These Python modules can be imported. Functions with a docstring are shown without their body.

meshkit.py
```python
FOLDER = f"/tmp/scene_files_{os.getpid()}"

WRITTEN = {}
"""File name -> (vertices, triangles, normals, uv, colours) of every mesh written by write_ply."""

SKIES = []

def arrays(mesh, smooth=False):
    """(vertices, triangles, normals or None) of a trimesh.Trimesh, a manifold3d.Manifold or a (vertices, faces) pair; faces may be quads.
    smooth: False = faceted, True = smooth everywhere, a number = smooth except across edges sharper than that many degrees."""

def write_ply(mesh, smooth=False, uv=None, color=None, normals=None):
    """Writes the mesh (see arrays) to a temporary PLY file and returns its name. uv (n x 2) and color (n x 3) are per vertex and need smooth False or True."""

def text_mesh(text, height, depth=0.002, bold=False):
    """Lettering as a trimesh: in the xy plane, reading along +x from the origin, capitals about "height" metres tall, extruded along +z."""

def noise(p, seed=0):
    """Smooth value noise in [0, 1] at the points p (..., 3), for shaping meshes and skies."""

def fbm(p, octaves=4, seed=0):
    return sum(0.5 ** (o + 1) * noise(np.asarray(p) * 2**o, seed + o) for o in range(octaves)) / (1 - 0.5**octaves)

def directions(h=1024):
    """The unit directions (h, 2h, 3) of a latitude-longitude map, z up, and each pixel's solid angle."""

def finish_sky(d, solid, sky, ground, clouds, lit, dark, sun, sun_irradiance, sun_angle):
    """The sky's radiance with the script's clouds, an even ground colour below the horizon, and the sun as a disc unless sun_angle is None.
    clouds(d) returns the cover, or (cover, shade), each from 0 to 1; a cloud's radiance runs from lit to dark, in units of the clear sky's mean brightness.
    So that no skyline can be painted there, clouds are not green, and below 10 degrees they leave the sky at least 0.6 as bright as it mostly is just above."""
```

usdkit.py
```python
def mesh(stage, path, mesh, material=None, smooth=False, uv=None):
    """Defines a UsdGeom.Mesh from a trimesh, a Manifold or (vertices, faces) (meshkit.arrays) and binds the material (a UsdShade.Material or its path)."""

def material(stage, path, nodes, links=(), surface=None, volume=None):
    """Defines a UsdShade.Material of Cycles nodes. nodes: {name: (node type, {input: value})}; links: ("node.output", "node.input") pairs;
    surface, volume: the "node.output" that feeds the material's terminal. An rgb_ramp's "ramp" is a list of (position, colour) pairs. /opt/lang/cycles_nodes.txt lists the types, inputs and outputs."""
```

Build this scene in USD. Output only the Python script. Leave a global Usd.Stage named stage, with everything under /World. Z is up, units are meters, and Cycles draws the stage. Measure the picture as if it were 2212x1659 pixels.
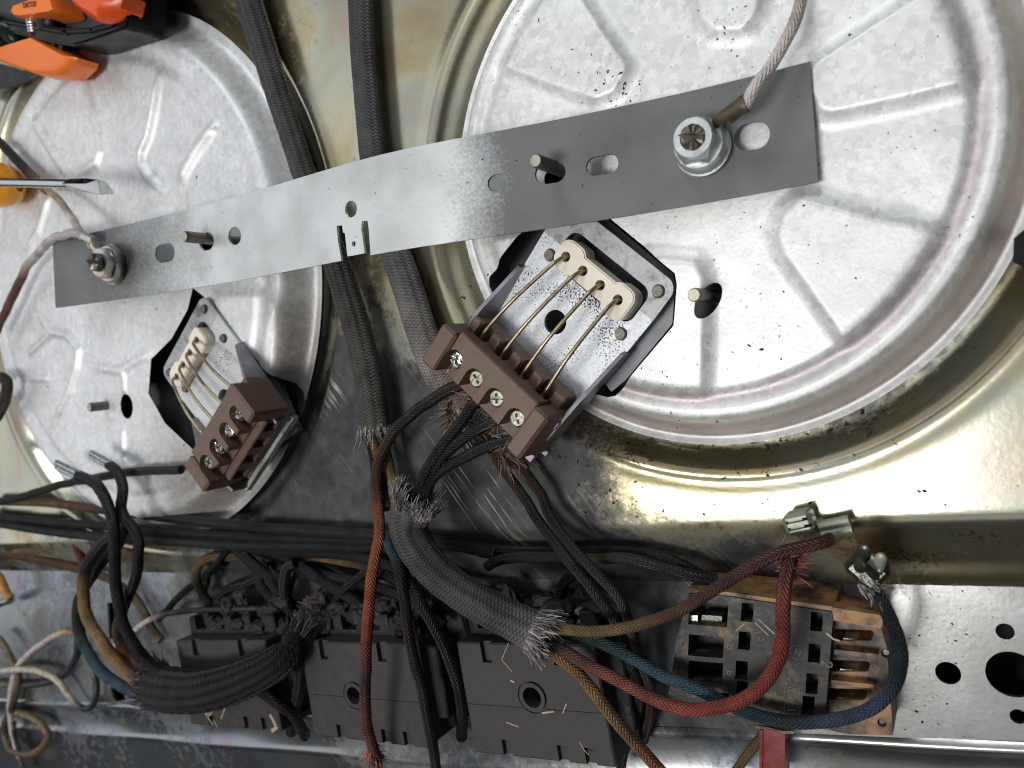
import math, random
import numpy as np, trimesh, manifold3d as mf
import usdkit, meshkit
from shapely.geometry import Polygon, Point, box as sbox, LineString
from shapely import affinity, contains_xy
from pxr import Usd, UsdGeom, UsdLux, UsdShade, Gf, Sdf, Vt

stage = Usd.Stage.CreateInMemory()
UsdGeom.SetStageUpAxis(stage, UsdGeom.Tokens.z)
UsdGeom.SetStageMetersPerUnit(stage, 1.0)
world = UsdGeom.Xform.Define(stage, '/World'); stage.SetDefaultPrim(world.GetPrim())
UsdGeom.Scope.Define(stage, '/World/Looks')
rng = np.random.default_rng(7)

# ------------------------------------------------------------------ camera
# calibrated from the two round plates: the camera hangs 0.2 m over the plate, tilted to the left
F, H = 1640.0, 0.2
_n = np.array([2081.4 - 1106, 680.7 - 829.5, F]); _n /= np.linalg.norm(_n)
_ex = np.array([1, 0, 0]) - _n * _n[0]; _ex /= np.linalg.norm(_ex); _ey = np.cross(_n, _ex)
def c2w(v): return np.array([v @ _ex, -(v @ _ey), -(v @ _n)])
cam = UsdGeom.Camera.Define(stage, '/World/camera')
R_, U_, B_ = c2w(np.array([1., 0, 0])), c2w(np.array([0, -1., 0])), -c2w(np.array([0, 0, 1.]))
cam.AddTransformOp().Set(Gf.Matrix4d(*R_, 0, *U_, 0, *B_, 0, 0, 0, H, 1))
cam.CreateHorizontalApertureAttr(36.0); cam.CreateVerticalApertureAttr(27.0)
cam.CreateFocalLengthAttr(36.0 * F / 2212)
cam.CreateClippingRangeAttr(Gf.Vec2f(0.005, 50))
cam.CreateFStopAttr(16.0); cam.CreateFocusDistanceAttr(0.215)
cam.CreateExposureAttr(0.13)

def ray(px, py): return np.array([px - 1106, py - 829.5, F])
def at(px, py, z=0.0):
    """the point of the world z mm above the plane of the plates that is seen at a place of the photograph"""
    d = ray(px, py); k = (H - z / 1000) / (d @ _n); p = c2w(d * k)
    return np.array([p[0], p[1], z / 1000])
def pxm(px, py, z=0.0): return (H - z / 1000) / (ray(px, py) @ _n)      # metres per photo pixel there
def A(pts, z): return np.array([at(x, y, z)[:2] for x, y in pts])

# ------------------------------------------------------------------ lamps
def rect(name, pos, to, w, h, inten, col=(1, 1, 1)):
    l = UsdLux.RectLight.Define(stage, '/World/' + name)
    p, t = np.array(pos, float), np.array(to, float)
    z = p - t; z /= np.linalg.norm(z)
    x = np.cross([0.0, 1.0, 0.001], z); x /= np.linalg.norm(x); y = np.cross(z, x)
    l.AddTransformOp().Set(Gf.Matrix4d(*x, 0, *y, 0, *z, 0, *p, 1))
    l.CreateWidthAttr(w); l.CreateHeightAttr(h); l.CreateIntensityAttr(inten); l.CreateColorAttr(Gf.Vec3f(*col))
rect('workshop_lamp', (-0.25, -0.27, 1.05), (-0.04, -0.045, 0), 0.38, 0.25, 19.0, (1, 0.985, 0.95))
rect('window_light', (-0.38, 1.15, 0.95), (-0.15, 0, 0), 0.5, 0.45, 8.0, (0.93, 0.97, 1.0))
rect('ceiling_light', (-0.15, 0.15, 1.7), (-0.15, 0.1, 0), 2.8, 2.3, 0.40, (0.96, 0.98, 1.0))
rect('doorway_light', (-2.0, 0.05, 1.15), (-0.25, 0.0, 0), 1.5, 1.9, 0.75, (0.95, 0.97, 1.0))
rect('added_fill_light', (0.15, -1.25, 1.25), (-0.15, -0.1, 0), 0.9, 0.6, 0.35, (1.0, 0.97, 0.94))  # added fill from the viewer's side to lift the front slope, no known source

# ------------------------------------------------------------------ things, parts, labels
used = {}
def numbered(path):
    n = used.get(path, 0); used[path] = n + 1
    return path if n == 0 else '%s_%03d' % (path, n)
def tag(p, label=None, cat=None, group=None, kind=None):
    p = p.GetPrim() if hasattr(p, 'GetPrim') else p
    for k, v in (('label', label), ('category', cat), ('group', group), ('kind', kind)):
        if v: p.SetCustomDataByKey(k, v)
    return p
def thing(name, label, cat, loc, group=None):
    x = UsdGeom.Xform.Define(stage, numbered('/World/' + name))
    x.AddTranslateOp().Set(Gf.Vec3d(*map(float, loc)))
    tag(x, label, cat, group)
    x.loc = np.array(loc, float); return x
ORG = {}
def arr(m):
    v, f, _ = meshkit.arrays(m); return v, f
def obj(name, m, mat, parent=None, smooth=30, uv=None, cd=None, label=None, kind=None, prim=None):
    """ONE mesh prim. A part's points are stored relative to its thing's base; sub-parts hang below the part's mesh."""
    base = '/World' if parent is None else str(parent.GetPrim().GetPath())
    loc = ORG.get(base, getattr(parent, 'loc', np.zeros(3))) if parent is not None else np.zeros(3)
    v, f = arr(m)
    if uv is not None or cd is not None: smooth = True if smooth else False
    if smooth in (True, False) : mm = (v - loc, f)
    else: mm = trimesh.Trimesh(v - loc, f, process=False); mm.merge_vertices()
    path = numbered(base + '/' + name)
    o = usdkit.mesh(stage, path, mm, MAT[mat] if isinstance(mat, str) else mat, smooth=smooth, uv=uv)
    ORG[path] = loc
    if cd is not None:
        UsdGeom.PrimvarsAPI(o).CreatePrimvar('Cd', Sdf.ValueTypeNames.Color3fArray, 'vertex').Set(Vt.Vec3fArray.FromNumpy(np.asarray(cd, np.float32)))
    tag(o, label, None, None, kind)
    return o

# ------------------------------------------------------------------ mesh helpers
def cat(*ms):
    vs, fs, n = [], [], 0
    for m in ms:
        v, f = arr(m); vs.append(v); fs.append(f + n); n += len(v)
    return np.vstack(vs), np.vstack(fs)
def xf(m, a, b, o):
    """local x along a, y along b, z up, origin o (3)"""
    v, f = arr(m); a3, b3 = np.array([*a, 0.0]), np.array([*b, 0.0])
    w = v[:, :1] * a3 + v[:, 1:2] * b3 + v[:, 2:] * np.array([0, 0, 1.0]) + np.asarray(o)
    if a[0] * b[1] - a[1] * b[0] < 0: f = f[:, ::-1]
    return w, f
def box(x0, x1, y0, y1, z0, z1, bev=0.0):
    if bev <= 0: return mf.Manifold.cube([x1 - x0, y1 - y0, z1 - z0]).translate([x0, y0, z0])
    b = bev
    pts = []
    for sx in (0, 1):
        for sy in (0, 1):
            for sz in (0, 1):
                X, Y, Z = (x0, x1)[sx], (y0, y1)[sy], (z0, z1)[sz]
                ix, iy, iz = (1 - 2 * sx) * b, (1 - 2 * sy) * b, (1 - 2 * sz) * b
                pts += [[X, Y + iy, Z + iz], [X + ix, Y, Z + iz], [X + ix, Y + iy, Z]]
    return mf.Manifold.hull_points(np.array(pts))
def cyl(x, y, z0, z1, r, r2=None, n=32): return mf.Manifold.cylinder(z1 - z0, r, r if r2 is None else r2, n).translate([x, y, z0])
def prism(poly, z0, z1):
    poly = poly if isinstance(poly, Polygon) else Polygon(poly)
    rings = [np.array(poly.exterior.coords)[:-1]] + [np.array(i.coords)[:-1] for i in poly.interiors]
    cs = mf.CrossSection(rings, mf.FillRule.EvenOdd)
    return cs.extrude(z1 - z0).translate([0, 0, z0])
def rrect(x0, x1, y0, y1, r): return sbox(x0 + r, y0 + r, x1 - r, y1 - r).buffer(r, 6)
def spline(pts, step):
    P = np.asarray(pts, float)
    P = np.vstack([2 * P[0] - P[1], P, 2 * P[-1] - P[-2]]); out = []
    for i in range(1, len(P) - 2):
        p0, p1, p2, p3 = P[i - 1:i + 3]
        n = max(2, int(np.linalg.norm((p2 - p1)[:3]) / step)); t = np.linspace(0, 1, n, endpoint=False)[:, None]
        out.append(0.5 * (2 * p1 + (p2 - p0) * t + (2 * p0 - 5 * p1 + 4 * p2 - p3) * t * t + (3 * p1 - p0 - 3 * p2 + p3) * t ** 3))
    return np.vstack(out + [P[-2:-1]])
def frames(C):
    T = np.gradient(C, axis=0); T /= np.linalg.norm(T, axis=1, keepdims=True)
    up = np.array([0, 0, 1.0]); N = np.zeros_like(C)
    for i in range(len(C)):
        s = np.cross(up, T[i]); l = np.linalg.norm(s)
        N[i] = s / l if l > 0.05 else (N[i - 1] if i else np.array([1.0, 0, 0]))
    return T, N, np.cross(T, N)
def tube(C, r, n=12, flat=1.0, caps=True, rough=0.0, seed=0):
    """swept tube; returns verts, faces, uv (metres along, 0..1 round); flat = height / width"""
    C = np.asarray(C, float); r = np.broadcast_to(np.asarray(r, float), (len(C),)); flat = np.broadcast_to(flat, (len(C),))
    T, N, B = frames(C)
    s = np.r_[0, np.cumsum(np.linalg.norm(np.diff(C, axis=0), axis=1))]
    th = np.linspace(0, 2 * np.pi, n + 1)
    v = C[:, None] + r[:, None, None] * (np.cos(th)[None, :, None] * N[:, None] + flat[:, None, None] * np.sin(th)[None, :, None] * B[:, None])
    if rough:
        k = meshkit.noise(np.stack([np.broadcast_to(s[:, None] * 700, v.shape[:2]), np.cos(th)[None] * 1.5 + 0 * s[:, None], np.sin(th)[None] * 1.5 + 0 * s[:, None]], -1), seed) - .5
        v = v + (v - C[:, None]) * k[..., None] * rough
        v[:, -1] = v[:, 0]
    uv = np.stack([np.broadcast_to(s[:, None], v.shape[:2]), np.broadcast_to(th[None] / (2 * np.pi), v.shape[:2])], -1)
    m = n + 1; i, j = np.meshgrid(np.arange(len(C) - 1), np.arange(n), indexing='ij'); q = (i * m + j).ravel()
    f = np.vstack([np.c_[q, q + m, q + m + 1], np.c_[q, q + m + 1, q + 1]])[:, ::-1]
    V, UV = v.reshape(-1, 3), uv.reshape(-1, 2)
    if caps:
        k = len(V); V = np.vstack([V, C[0], C[-1]]); UV = np.vstack([UV, [0, .5], [s[-1], .5]])
        e = (len(C) - 1) * m; jj = np.arange(n)
        f = np.vstack([f, np.c_[np.full(n, k), jj, jj + 1], np.c_[np.full(n, k + 1), e + jj + 1, e + jj]])
    a = V[f]
    if np.einsum('ij,ij->i', a[:, 0], np.cross(a[:, 1], a[:, 2])).sum() < 0 and False: f = f[:, ::-1]
    return V, f, UV
def sm(x, a, b):
    t = np.clip((x - a) / (b - a), 0, 1); return t * t * (3 - 2 * t)

# ------------------------------------------------------------------ materials
MAT = {}
def mat(name, nodes, links, surface='p.BSDF'):
    MAT[name] = usdkit.material(stage, '/World/Looks/' + name, nodes, links, surface=surface)
def lerp_nodes(): pass
def plain(name, col, rough=0.5, metal=0.0, var=0.25, scale=400, bump=0.15, bscale=1500, bdist=0.0003, spec=0.5, dark=None, cover=0.5, dscale=None, coat=0.0, speck=0.0):
    """a surface with mottled colour and fine relief; dark = a second colour in patches (dirt) over the share cover; speck = small black specks"""
    c = np.array(col)
    N = {'g': ('geometry', {}), 'n1': ('noise_texture', {'scale': scale, 'detail': 5.0, 'roughness': .6}),
         'r1': ('rgb_ramp', {'ramp': [(.25, tuple(c * (1 - var))), (.75, tuple(np.minimum(c * (1 + var), 1)))]}),
         'n2': ('noise_texture', {'scale': bscale, 'detail': 3.0}), 'b': ('bump', {'strength': bump, 'distance': bdist}),
         'rr': ('map_range', {'from_min': .3, 'from_max': .7, 'to_min': max(rough - .12, .03), 'to_max': min(rough + .12, 1)}),
         'p': ('principled_bsdf', {'metallic': metal, 'specular_ior_level': spec, 'coat_weight': coat, 'coat_roughness': .15})}
    L = [('g.position', 'n1.vector'), ('g.position', 'n2.vector'), ('n1.fac', 'r1.fac'), ('n2.fac', 'b.height'), ('b.normal', 'p.normal'),
         ('n1.fac', 'rr.value'), ('rr.result', 'p.roughness')]
    out = 'r1.color'
    if dark is not None:
        N['n3'] = ('noise_texture', {'scale': dscale or scale * .35, 'detail': 8.0, 'roughness': .7, 'distortion': .4})
        N['r3'] = ('rgb_ramp', {'ramp': [(max(cover - .07, 0), (1, 1, 1)), (min(cover + .07, 1), (0, 0, 0))]})
        N['m3'] = ('mix', {'color2': dark})
        L += [('g.position', 'n3.vector'), ('n3.fac', 'r3.fac'), ('r3.color', 'm3.fac'), (out, 'm3.color1')]; out = 'm3.color'
    if speck:
        N['v4'] = ('noise_texture', {'scale': 1900.0, 'detail': 2.0, 'roughness': .6}); N['n4'] = ('noise_texture', {'scale': 90.0, 'detail': 3.0})
        N['a4'] = ('math', {'math_type': 'multiply_add', 'value2': .55}); N['r4'] = ('rgb_ramp', {'ramp': [(speck, (0, 0, 0)), (speck + .03, (1, 1, 1))]})
        N['m4'] = ('mix', {'color2': (.02, .018, .017)})
        L += [('g.position', 'v4.vector'), ('g.position', 'n4.vector'), ('n4.fac', 'a4.value1'), ('v4.fac', 'a4.value3'), ('a4.value', 'r4.fac'), ('r4.color', 'm4.fac'), (out, 'm4.color1')]; out = 'm4.color'
    mat(name, N, L + [(out, 'p.base_color')])

# pressed aluminised steel of the plate covers: bright, flaky, a little dirty
def cover_mat(name, col, dirt, speck):
    mat(name, {'g': ('geometry', {}), 'v': ('voronoi_texture', {'scale': 620.0, 'randomness': 1.0}), 'nd': ('noise_texture', {'scale': 900.0, 'detail': 3.0}),
        'vm': ('vector_math', {'math_type': 'multiply_add', 'vector2': (.0030, .0030, .0030)}),
        'n1': ('noise_texture', {'scale': 40.0, 'detail': 6.0, 'roughness': .65}), 'r1': ('rgb_ramp', {'ramp': [(.3, tuple(np.array(col) * .8)), (.62, col)]}),
        'cv': ('map_range', {'from_min': .15, 'from_max': .85, 'to_min': .86, 'to_max': 1.03}), 'vs': ('vector_math', {'math_type': 'scale'}),
        'bw': ('rgb_to_bw', {}), 'rr': ('map_range', {'from_min': .1, 'from_max': .9, 'to_min': .44, 'to_max': .56}),
        'n2': ('noise_texture', {'scale': 900.0, 'detail': 4.0}), 'sum': ('math', {'math_type': 'multiply_add', 'value2': .55}),
        'b': ('bump', {'strength': .24, 'distance': .0004}),
        'n3': ('noise_texture', {'scale': 1150.0, 'detail': 2.0}), 'n4': ('noise_texture', {'scale': 70.0, 'detail': 3.0}), 'a3': ('math', {'math_type': 'multiply_add', 'value2': .3}),
        'r3': ('rgb_ramp', {'ramp': [(speck, (0, 0, 0)), (speck + .02, (1, 1, 1))]}), 'm3': ('mix', {'color2': (.03, .027, .025)}),
        'cd': ('attribute', {'attribute': 'Cd'}), 'ml': ('mix', {'mix_type': 'multiply', 'fac': 1.0}),
        'p': ('principled_bsdf', {'metallic': .48, 'specular_ior_level': .5})},
        [('bw.val', 'cv.value'), ('cv.result', 'vs.scale'), ('r1.color', 'vs.vector1'), ('g.position', 'nd.vector'), ('nd.color', 'vm.vector1'), ('g.position', 'vm.vector3'), ('vm.vector', 'v.vector'), ('g.position', 'n1.vector'), ('n1.fac', 'r1.fac'),
         ('v.color', 'bw.color'), ('bw.val', 'rr.value'), ('rr.result', 'p.roughness'), ('g.position', 'n2.vector'), ('n2.fac', 'sum.value1'), ('bw.val', 'sum.value3'), ('sum.value', 'b.height'), ('b.normal', 'p.normal'),
         ('g.position', 'n3.vector'), ('g.position', 'n4.vector'), ('n4.fac', 'a3.value1'), ('n3.fac', 'a3.value3'), ('a3.value', 'r3.fac'), ('r3.color', 'm3.fac'),
         ('vs.vector', 'ml.color1'), ('cd.color', 'ml.color2'), ('ml.color', 'm3.color1'), ('m3.color', 'p.base_color')])
cover_mat('cover_right', (.88, .885, .885), .5, .90)
cover_mat('cover_left', (.84, .85, .87), .5, .93)

# zinc passivated sheet with iridescent tints, brown stains, burnt-on soot (mask in the red of Cd, brown stain in the green) and scratches through it
SCR = 48.0
def sheet_mat(name, light, tint, rough):
    mat(name, {'g': ('geometry', {}), 'cd': ('attribute', {'attribute': 'Cd'}), 'sc': ('separate_color', {}),
        'n1': ('noise_texture', {'scale': 22.0, 'detail': 4.0, 'distortion': .6}), 'r1': ('rgb_ramp', {'ramp': [(.27, tuple(np.array(tint) * .8)), (.42, tint), (.50, light), (.58, tuple(np.array(light) * np.array([.86, .95, 1.08]))), (.70, (light[0] * .86, light[1] * .74, light[2] * .84))]}),
        'nf': ('noise_texture', {'scale': 260.0, 'detail': 9.0, 'roughness': .72}), 'am': ('math', {'math_type': 'multiply_add', 'value2': .9}), 'as': ('math', {'math_type': 'subtract', 'value2': .45}),
        'rm': ('rgb_ramp', {'ramp': [(.22, (0, 0, 0)), (.45, (.6, .6, .6)), (.72, (1, 1, 1))]}),
        'vr': ('vector_rotate', {'rotate_type': 'z_axis', 'angle': math.radians(SCR)}), 'mp': ('mapping', {'scale': (22.0, 800.0, 22.0)}), 'ns': ('noise_texture', {'scale': 1.0, 'detail': 4.0, 'roughness': .7}),
        'nl': ('noise_texture', {'scale': 45.0, 'detail': 2.0}), 'sa': ('math', {'math_type': 'multiply_add', 'value2': .55}),
        'rs': ('rgb_ramp', {'ramp': [(.88, (0, 0, 0)), (.96, (.9, .9, .9))]}), 'sx': ('math', {'math_type': 'multiply'}), 'inv': ('math', {'math_type': 'subtract', 'value1': 1.0}),
        'mk': ('math', {'math_type': 'multiply'}),
        'ng': ('noise_texture', {'scale': 900.0, 'detail': 4.0, 'roughness': .6}), 'ga': ('math', {'math_type': 'multiply_add', 'value2': 1.7}), 'gs': ('math', {'math_type': 'subtract', 'value2': .45}),
        'rg': ('rgb_ramp', {'ramp': [(.50, (0, 0, 0)), (.72, (.85, .85, .85))]}), 'mg': ('mix', {'color2': (.19, .14, .085)}),
        'nc': ('noise_texture', {'scale': 150.0, 'detail': 7.0, 'roughness': .65}), 'rc': ('rgb_ramp', {'ramp': [(.3, (.016, .017, .019)), (.58, (.052, .055, .06)), (.75, (.10, .095, .085))]}),
        'mc': ('mix', {}), 'rr': ('map_range', {'to_min': rough, 'to_max': .62}), 'mt': ('map_range', {'to_min': .92, 'to_max': .1}),
        'sf': ('noise_texture', {'scale': 700.0, 'detail': 3.0}), 'b': ('bump', {'strength': .05, 'distance': .0004}),
        'p': ('principled_bsdf', {})},
        [('cd.color', 'sc.color'), ('g.position', 'n1.vector'), ('n1.fac', 'r1.fac'), ('g.position', 'nf.vector'), ('nf.fac', 'as.value1'), ('as.value', 'am.value1'), ('sc.r', 'am.value3'), ('am.value', 'rm.fac'),
         ('g.position', 'vr.vector'), ('vr.vector', 'mp.vector'), ('mp.vector', 'ns.vector'), ('g.position', 'nl.vector'), ('nl.fac', 'sa.value1'), ('ns.fac', 'sa.value3'), ('sa.value', 'rs.fac'), ('rs.color', 'sx.value1'), ('sc.b', 'sx.value2'), ('sx.value', 'inv.value2'),
         ('rm.color', 'mk.value1'), ('inv.value', 'mk.value2'),
         ('g.position', 'ng.vector'), ('ng.fac', 'gs.value1'), ('gs.value', 'ga.value1'), ('sc.g', 'ga.value3'), ('ga.value', 'rg.fac'), ('rg.color', 'mg.fac'), ('r1.color', 'mg.color1'),
         ('g.position', 'nc.vector'), ('nc.fac', 'rc.fac'), ('mk.value', 'mc.fac'), ('mg.color', 'mc.color1'), ('rc.color', 'mc.color2'), ('mc.color', 'p.base_color'),
         ('mk.value', 'rr.value'), ('rr.result', 'p.roughness'), ('mk.value', 'mt.value'), ('mt.result', 'p.metallic'),
         ('g.position', 'sf.vector'), ('sf.fac', 'b.height'), ('b.normal', 'p.normal')])
sheet_mat('gold_sheet', (.63, .59, .43), (.54, .475, .29), .22)
sheet_mat('silver_panel', (.40, .41, .415), (.34, .34, .335), .27)

# the cross bar: heat-darkened grey ends, spangled middle, its brightness partly painted-in reflection (share of dark in the red of Cd)
mat('bar_steel', {'g': ('geometry', {}), 'cd': ('attribute', {'attribute': 'Cd'}), 'sc': ('separate_color', {}),
    'v': ('noise_texture', {'scale': 1100.0, 'detail': 3.0, 'distortion': .8}), 'vs': ('math', {'math_type': 'subtract', 'value2': .5}), 'am': ('math', {'math_type': 'multiply_add', 'value2': .55}),
    'r': ('rgb_ramp', {'ramp': [(.2, (.72, .75, .76)), (.5, (.42, .435, .445)), (.80, (.17, .175, .183))]}),
    'n': ('noise_texture', {'scale': 60.0, 'detail': 5.0}), 'rn': ('rgb_ramp', {'ramp': [(.3, (.74, .73, .72)), (.6, (1, 1, 1))]}), 'ml': ('mix', {'mix_type': 'multiply', 'fac': 1.0}),
    'n3': ('noise_texture', {'scale': 1000.0, 'detail': 2.0}), 'r3': ('rgb_ramp', {'ramp': [(.735, (0, 0, 0)), (.75, (1, 1, 1))]}), 'm3': ('mix', {'color2': (.03, .03, .03)}),
    'rr': ('map_range', {'to_min': .36, 'to_max': .6}), 'mt': ('map_range', {'to_min': .55, 'to_max': .35}), 'b': ('bump', {'strength': .10, 'distance': .0003}),
    'p': ('principled_bsdf', {})},
    [('cd.color', 'sc.color'), ('g.position', 'v.vector'), ('v.fac', 'vs.value1'), ('vs.value', 'am.value1'), ('sc.r', 'am.value3'), ('am.value', 'r.fac'), ('g.position', 'n.vector'), ('n.fac', 'rn.fac'),
     ('r.color', 'ml.color1'), ('rn.color', 'ml.color2'), ('g.position', 'n3.vector'), ('n3.fac', 'r3.fac'), ('r3.color', 'm3.fac'), ('ml.color', 'm3.color1'), ('m3.color', 'p.base_color'),
     ('sc.r', 'rr.value'), ('rr.result', 'p.roughness'), ('sc.r', 'mt.value'), ('mt.result', 'p.metallic'), ('v.fac', 'b.height'), ('b.normal', 'p.normal')])

# braid: two sets of crossing strands laid over the UV of a tube (u metres along, v round)
def braid(name, pitch, turns, depth, lo=.35, hi=1.35, rough=.6, spec=.35, metal=0.0, fuzz=0.35):
    mat(name, {'uv': ('texture_coordinate', {}), 'sx': ('separate_xyz', {}), 'cd': ('attribute', {'attribute': 'Cd'}), 'g': ('geometry', {}),
        'ku': ('math', {'math_type': 'multiply', 'value2': 1.0 / pitch}), 'kv': ('math', {'math_type': 'multiply', 'value2': float(turns)}),
        'p_': ('math', {'math_type': 'add'}), 'q_': ('math', {'math_type': 'subtract'}), 'cx': ('combine_xyz', {'z': .5}), 'ch': ('checker_texture', {'scale': 1.0, 'color1': (1, 1, 1), 'color2': (0, 0, 0)}),
        'fp': ('math', {'math_type': 'pingpong', 'value2': .5}), 'fq': ('math', {'math_type': 'pingpong', 'value2': .5}), 'mx': ('mix_float', {}),
        'ng': ('noise_texture', {'scale': 1400.0, 'detail': 3.0}), 'nm': ('noise_texture', {'scale': 160.0, 'detail': 4.0}), 'hs': ('math', {'math_type': 'multiply_add', 'value2': fuzz}),
        'h2': ('math', {'math_type': 'multiply_add', 'value2': 2.0}),
        'b': ('bump', {'strength': .6, 'distance': depth}), 'mr': ('map_range', {'from_min': .1, 'from_max': 1.2, 'to_min': lo, 'to_max': hi}),
        'mn': ('map_range', {'from_min': .3, 'from_max': .7, 'to_min': .6, 'to_max': 1.25}), 'mm': ('math', {'math_type': 'multiply'}),
        'vv': ('vector_math', {'math_type': 'scale'}), 'p': ('principled_bsdf', {'roughness': rough, 'specular_ior_level': spec, 'metallic': metal, 'sheen_weight': .08})},
        [('uv.UV', 'sx.vector'), ('sx.x', 'ku.value1'), ('sx.y', 'kv.value1'), ('ku.value', 'p_.value1'), ('kv.value', 'p_.value2'), ('ku.value', 'q_.value1'), ('kv.value', 'q_.value2'),
         ('p_.value', 'cx.x'), ('q_.value', 'cx.y'), ('cx.vector', 'ch.vector'), ('p_.value', 'fp.value1'), ('q_.value', 'fq.value1'), ('ch.fac', 'mx.fac'), ('fp.value', 'mx.a'), ('fq.value', 'mx.b'),
         ('g.position', 'ng.vector'), ('ng.fac', 'hs.value1'), ('mx.result', 'h2.value1'), ('h2.value', 'hs.value3'), ('hs.value', 'b.height'), ('b.normal', 'p.normal'),
         ('hs.value', 'mr.value'), ('g.position', 'nm.vector'), ('nm.fac', 'mn.value'), ('mr.result', 'mm.value1'), ('mn.result', 'mm.value2'), ('cd.color', 'vv.vector1'), ('mm.value', 'vv.scale'), ('vv.vector', 'p.base_color')])
def chevron(name, pitch, rows, slope, depth, lo, hi, rough, spec=.3):
    mat(name, {'uv': ('texture_coordinate', {}), 'sx': ('separate_xyz', {}), 'cd': ('attribute', {'attribute': 'Cd'}), 'g': ('geometry', {}),
        'ku': ('math', {'math_type': 'multiply', 'value2': 1.0 / pitch}), 'kv': ('math', {'math_type': 'multiply', 'value2': float(rows)}), 'pp': ('math', {'math_type': 'pingpong', 'value2': .5}),
        'p_': ('math', {'math_type': 'multiply_add', 'value2': slope}), 'h': ('math', {'math_type': 'pingpong', 'value2': .5}),
        'ng': ('noise_texture', {'scale': 1500.0, 'detail': 3.0}), 'nm': ('noise_texture', {'scale': 130.0, 'detail': 5.0, 'roughness': .65}), 'hs': ('math', {'math_type': 'multiply_add', 'value2': .35}), 'h2': ('math', {'math_type': 'multiply', 'value2': 1.7}),
        'b': ('bump', {'strength': .7, 'distance': depth}), 'mr': ('map_range', {'from_min': .1, 'from_max': 1.1, 'to_min': lo, 'to_max': hi}),
        'mn': ('map_range', {'from_min': .3, 'from_max': .7, 'to_min': .5, 'to_max': 1.25}), 'mm': ('math', {'math_type': 'multiply'}),
        'vv': ('vector_math', {'math_type': 'scale'}), 'p': ('principled_bsdf', {'roughness': rough, 'specular_ior_level': spec})},
        [('uv.UV', 'sx.vector'), ('sx.x', 'ku.value1'), ('sx.y', 'kv.value1'), ('kv.value', 'pp.value1'), ('pp.value', 'p_.value1'), ('ku.value', 'p_.value3'), ('p_.value', 'h.value1'), ('h.value', 'h2.value1'),
         ('g.position', 'ng.vector'), ('ng.fac', 'hs.value1'), ('h2.value', 'hs.value3'), ('hs.value', 'b.height'), ('b.normal', 'p.normal'), ('hs.value', 'mr.value'),
         ('g.position', 'nm.vector'), ('nm.fac', 'mn.value'), ('mr.result', 'mm.value1'), ('mn.result', 'mm.value2'), ('cd.color', 'vv.vector1'), ('mm.value', 'vv.scale'), ('vv.vector', 'p.base_color')])
chevron('cable_braid', .00125, 4, 3.0, .0006, .35, 1.25, .5)
chevron('earth_braid', .0016, 4, 3.0, .0005, .65, 1.1, .6)
braid('sleeve_braid', .0011, 13, .0006, lo=.35, hi=1.5, rough=.5, spec=.3)
braid('charred_braid', .0011, 13, .0010, lo=.3, hi=1.3, rough=.85, spec=.12, fuzz=1.0)
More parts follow.
